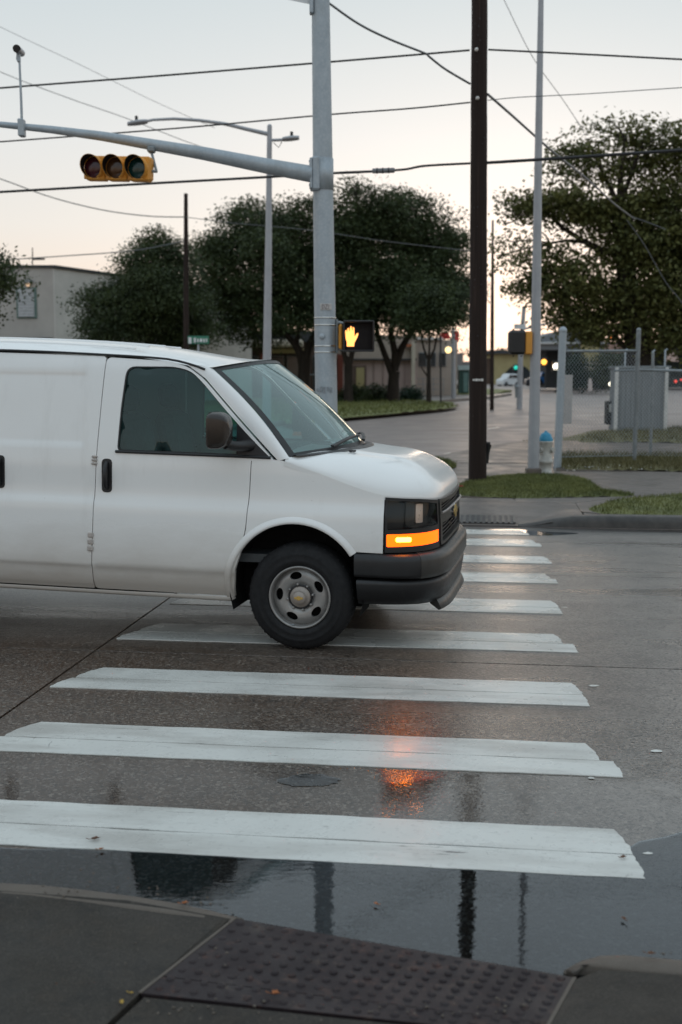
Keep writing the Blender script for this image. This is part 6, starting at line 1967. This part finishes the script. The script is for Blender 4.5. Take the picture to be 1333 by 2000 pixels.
for x in (1262, 1312): 
    c = D(x, 706, 129); k3 = 129 / FPX
    mb = MB(); mb.prism([c + Vector((-9 * k3, 0, 0)), c + Vector((-8 * k3, 0, 14 * k3)), c + Vector((0, 0, 24 * k3)), c + Vector((6 * k3, 0, 20 * k3)), c + Vector((13 * k3, 0, 6 * k3)), c + Vector((14 * k3, 0, 0))], (0, .5, 0)); mb.build('awning', wallmat('pale_awning', (.55, .40, .35)) if x == 1262 else bpy.data.materials['pale_awning'], b7)
b8 = building('pale high sign wall glimpsed under the elm at the right edge', 1300, 757, 150)
pbox('wall', wallmat('teal_pale', (.30, .40, .38)), b8, 1290, 1322, 640, 655, 150, 1); pbox('wall', wallmat('pale_pink', (.5, .40, .37)), b8, 1280, 1322, 656, 664, 150, 1); pbox('post', MB_DARK, b8, 1302, 1305, 664, 757, 150.2, .3)
# low far skyline so that the street does not end in nothing
b9 = building('long low far away roofs along the horizon beyond the junction', 1000, 745, 320)
for x0, x1, y0 in ((700, 800, 702), (800, 905, 690), (905, 990, 706), (985, 1060, 700), (1060, 1200, 690), (1200, 1500, 698)):
    pbox('block', wallmat('far_wall', (.16, .15, .145)) if 'far_wall' not in bpy.data.materials else bpy.data.materials['far_wall'], b9, x0, x1, y0, 740, 320, 20)
tree('small distant round tree above the ochre building', (1003, 745), 230, [(978, 690, 10), (965, 693, 8), (990, 694, 9)], [[(978, 735, 2), (978, 700, 1.5)]], 1500, .5, 'oak_leaf', 41, name='distant_tree')

# a far belt of trees closing the view along the horizon
ft = np.random.default_rng(50)
ftb = []
for i in range(150):
    x = -330 + i * 4.6 + ft.uniform(-3, 3); y = ft.uniform(345, 420); r_ = ft.uniform(3, 6.5)
    if -8 < x - y * .15 < 26: r_ *= .45
    ftb.append((Vector((x, y, r_ * .9)), r_))
fto = leaf_mesh('distant_treeline', M['oak_leaf'], None, ftb, 26000, 1.3, 51, 40, 1.6)
tag(fto, 'far belt of dark trees along the horizon', None, None, 'stuff')

# signals at the far junction
fs_ = thing('traffic_signal_pole', 'distant signal pole with a white sign and an arm, left of the slim grey pole', 'signal pole', Vector((D(1016, 775, 62).x, 62, 0)))
mb = MB(); mb.tube([Vector((D(1015, 790, 62).x, 62, 0)), D(1017, 700, 62), D(1024, 598, 62)], [.16, .14, .10], 10); mb.tube([D(1022, 643, 62), D(1060, 634, 62), D(1085, 628, 62)], [.06, .05, .03], 8); mb.build('pole', M['grey_pole'], fs_)
mb = MB(); mb.bbox(D(1016, 638, 61.8), (.62, .02, .26), .01); mb.build('sign', wmt, fs_)
mb = MB(); mb.cyl(D(1010, 776, 61.5), D(1010, 757, 61.5), .10, None, 8); mb.ball(D(1010, 756, 61.5), .13, 6); mb.build('push_button_post', M['dark_galv'], fs_)
def dot_light(label, px, py, Y, r, col, st, name, cat, hood=True, mat=None):
    t = thing(name, label, cat, D(px, py, Y))
    if hood:
        mb = MB(); mb.bbox(D(px, py, Y + r * 1.5), (r * 2.6, r * 1.6, r * 3.2), r * .3); mb.build('housing', M['black_pl'], t)
    mb = MB(); mb.ball(D(px, py, Y), r, 8); mb.build('lamp', emit('glow_' + name + str(px), col, st), t)
dot_light('distant green traffic light left of the slim grey pole', 1008, 718, 150, .26, (.02, .70, .52), 0.8, 'traffic_light', 'traffic light')
dot_light('bright white lamp under the grey canopy, beside the leaning fence post', 1087, 716, 117, .34, (1, .92, .75), 4, 'canopy_lamp', 'lamp')
dot_light('orange lamp under the grey canopy', 1063, 707, 119, .28, (1, .42, .06), 3, 'canopy_lamp', 'lamp')
dot_light('small orange red light glowing under the elm branches', 1198, 658, 60, .13, (1, .26, .05), 4, 'warning_light', 'lamp')
dot_light('small white headlight at road level left of the grey cabinet', 1194, 750, 100, .20, (1, .93, .72), 4, 'headlight', 'lamp')
dot_light('red tail light low at the right edge behind the cabinet', 1320, 745, 100, .12, (1, .09, .06), 1.0, 'tail_light', 'lamp')
dot_light('second dimmer red tail light at the very right edge', 1331, 742, 100, .10, (1, .09, .09), .8, 'tail_light', 'lamp')
for i, (px, w_, lab) in enumerate(((1153, 6, 'pale bollard in front of the cypresses'), )):
    t = thing('bollard', lab + ' behind the fence', 'bollard', D(px, 762, 100)); mb = MB(); mb.tube([D(px, 764, 100), D(px, 745, 100), D(px, 739, 100)], [.2, .16, .08], 10); mb.build('shaft', simple('bollard_pale', (.5, .42, .39), .6), t)

# parked and waiting cars
def car(label, px, py, Y, w_px, col, rot=0.0, tail=True, tall=1.0, group=None):
    k = Y / FPX
    b = D(px, py, Y)
    L_, H_, W_ = w_px * k, 1.6 * tall, 1.8
    t = thing('parked_car', label, 'car', b, R(rot), group)
    m0 = Matrix.Translation(b) @ Matrix.Rotation(R(rot), 4, 'Z')
    prof = [(-.5, .16), (-.5, .40), (-.485, .56), (-.42, .60), (-.36, .93), (-.30, .985), (.06, .99), (.15, .93), (.27, .64), (.46, .56), (.5, .42), (.5, .16)]
    def lay(pr, y0, y1, nm, mat, tuck=.0, par=None):
        mb = MB(); vs = []
        for y, tk in ((y0, 1 - tuck), (y0 * .9, 1), (y1 * .9, 1), (y1, 1 - tuck)):
            for x, z in pr: vs.append(m0 @ Vector((x * L_, y, (z if z < .6 else .6 + (z - .6) * tk) * H_)))
        n = len(pr)
        mb.add(vs, [(i * n + j, i * n + (j + 1) % n, (i + 1) * n + (j + 1) % n, (i + 1) * n + j) for i in range(3) for j in range(n)]); mb.add(vs[:n], [tuple(range(n))[::-1]]); mb.add(vs[-n:], [tuple(range(n))])
        return mb.build(nm, mat, par or t)
    pm = simple('car_paint_' + str(px), col, .3, .1, .05, 2)
    bd = lay(prof, -W_ / 2, W_ / 2, 'body', pm, .12)
    lay([(-.40, .64), (-.35, .90), (-.06, .92), (-.06, .64)], -W_ / 2 - .012, W_ / 2 + .012, 'window', M['window'], .1); lay([(-.03, .64), (-.03, .92), (.09, .91), (.20, .64)], -W_ / 2 - .012, W_ / 2 + .012, 'window', M['window'], .1)
    mb = MB(); mb.add([m0 @ Vector((x * L_, y * W_ * .42, z * H_)) for x, y, z in ((-.428, -1, .62), (-.428, 1, .62), (-.368, .9, .91), (-.368, -.9, .91))], [(0, 1, 2, 3)]); mb.build('rear_window', M['window'], t)
    for x in (-.31, .31):
        for y in (-1, 1):
            mb = MB(); mb.lathe([(.01, -.1), (.33, -.1), (.34, 0), (.33, .1), (.2, .11), (.01, .08)], m0 @ Matrix.Translation((x * L_, y * W_ * .45, .33)) @ Matrix.Rotation(R(-90 * y), 4, 'X'), 16); mb.build('wheel', M['rubber'], t)
    if tail:
        for y in (-.8, .8):
            mb = MB(); mb.bbox(m0 @ Vector((-.495 * L_, y * W_ / 2, .52 * H_)), (.12, .28, .2), .02, R(rot)); mb.build('tail_light', emit('car_tail', (1, .10, .08), 1.0) if 'car_tail' not in bpy.data.materials else bpy.data.materials['car_tail'], t)
    return t
car('silver white hatchback waiting at the far junction', 993, 755, 165, 40, (.55, .58, .60), 205, True, 1.15)
car('dark car half hidden behind the slim grey pole at the junction', 1046, 754, 150, 40, (.05, .05, .06), 180, False)
car('bright blue car beside the slim grey pole', 1060, 752, 128, 26, (.02, .15, .42), 180, False, .9)
car('white hatchback with a red tail light parked left of the pale pole', 869, 763, 104, 34, (.5, .52, .54), 60, True)
car('dark grey car parked behind the slender oak trunk', 832, 764, 100, 52, (.06, .062, .066), 0, False)
# low mesh fence by the parked cars
lf = thing('low_fence', 'low grey mesh fence in front of the parked cars', 'fence', D(845, 768, 88))
for x in (806, 826, 846, 866):
    pbox('post', M['dark_galv'], lf, x, x + 1.6, 738, 770, 88, .06, .005)
for y in (739, 750, 760): pbox('rail', M['dark_galv'], lf, 806, 868, y, y + 1.0, 88.05, .04, .004)
# orange drum behind the van
od = thing('traffic_drum', 'orange plastic traffic drum peeking over the windscreen of the van', 'traffic drum', G(592, 850, 0))
b = G(592, 850, 0); Yd = b.y; om = simple('drum_orange', (.6, .09, .02), .5); zt = D(592, 764, Yd).z
mb = MB(); mb.lathe([(.34, 0), (.30, .1), (.27, zt * .6), (.24, zt - .08), (.2, zt), (.001, zt)], Matrix.Translation(b), 20); mb.build('drum', om, od)
mb = MB(); mb.lathe([(.286, zt * .5), (.28, zt * .5 + .14)], Matrix.Translation(b), 20); mb.build('reflective_band', wmt, od)
# lane edge reflections: nothing painted here

# ------------------------------------------------------------------ fallen leaves near us
lf_or = simple('leaf_orange', (.30, .10, .03), .7, 0, .3, 60); lf_ye = simple('leaf_yellow', (.42, .27, .05), .7, 0, .3, 60); lf_br = simple('leaf_brown', (.12, .055, .03), .75, 0, .3, 60)
def fallen(label, px, py, z, s, mat, a):
    p = G(px, py, z); mb = MB(); rg = random.Random(px)
    ol = []
    for i in range(12):
        t = 2 * math.pi * i / 12; r_ = s * (1 if i % 2 == 0 else .72) * (1.25 if i == 0 else 1) * rg.uniform(.85, 1.1)
        x, y = r_ * math.cos(t), r_ * .62 * math.sin(t)
        ol.append((p.x + x * math.cos(a) - y * math.sin(a), p.y + x * math.sin(a) + y * math.cos(a), p.z + .006 + .35 * abs(y) + rg.uniform(0, .25) * s))
    c = (p.x, p.y, p.z + .004)
    mb.add([c] + ol, [(0, i + 1, (i + 1) % 12 + 1) for i in range(12)])
    q = Vector(ol[6]); mb.tube([q, q + (q - Vector(c)) * .8 + Vector((0, 0, .004))], .0015, 4)
    tag(mb.build('fallen_leaf', mat), label, 'leaf', 'fallen leaves around the crossing')
fallen('orange fallen leaf on the worn kerb left of the puddle', 361, 1767, .06, .014, lf_or, .4)
fallen('brown fallen leaf on the dark pavement at the lower left', 122, 1921, .06, .015, lf_br, 1.1)
fallen('yellow fallen leaf in the joint left of the tactile paving', 238, 1961, .05, .012, lf_ye, 2.0)
fallen('small yellow leaf scrap on the pavement joint, above the bigger yellow leaf', 257, 1943, .045, .008, lf_ye, .2)
fallen('orange fallen leaf lying on the tactile paving', 538, 1944, .05, .017, lf_or, .1)
fallen('tiny red leaf at the lower edge of the nearest crosswalk bar', 198, 1661, .006, .013, lf_or, .7)
fallen('dark leaf on the right end of the nearest crosswalk bar', 1217, 1677, .006, .016, lf_br, .5)
fallen('dark red leaf in the puddle at the right', 1218, 1797, .006, .014, lf_br, 1.9)
fallen('rusty leaf in the shallow water left of the timber pole reflection', 735, 1768, .006, .012, lf_or, 2.4)
fallen('brown twig like leaf on the nearest crosswalk bar, left part', 186, 1641, .006, .022, lf_br, .5)
fallen('dark leaf on the right hand kerb lip', 1272, 1866, .07, .016, lf_br, .2)
fallen('small red scrap at the left end of the far grass verge', 900, 951, .2, .05, simple('leaf_red', (.4, .05, .04), .6), .2)
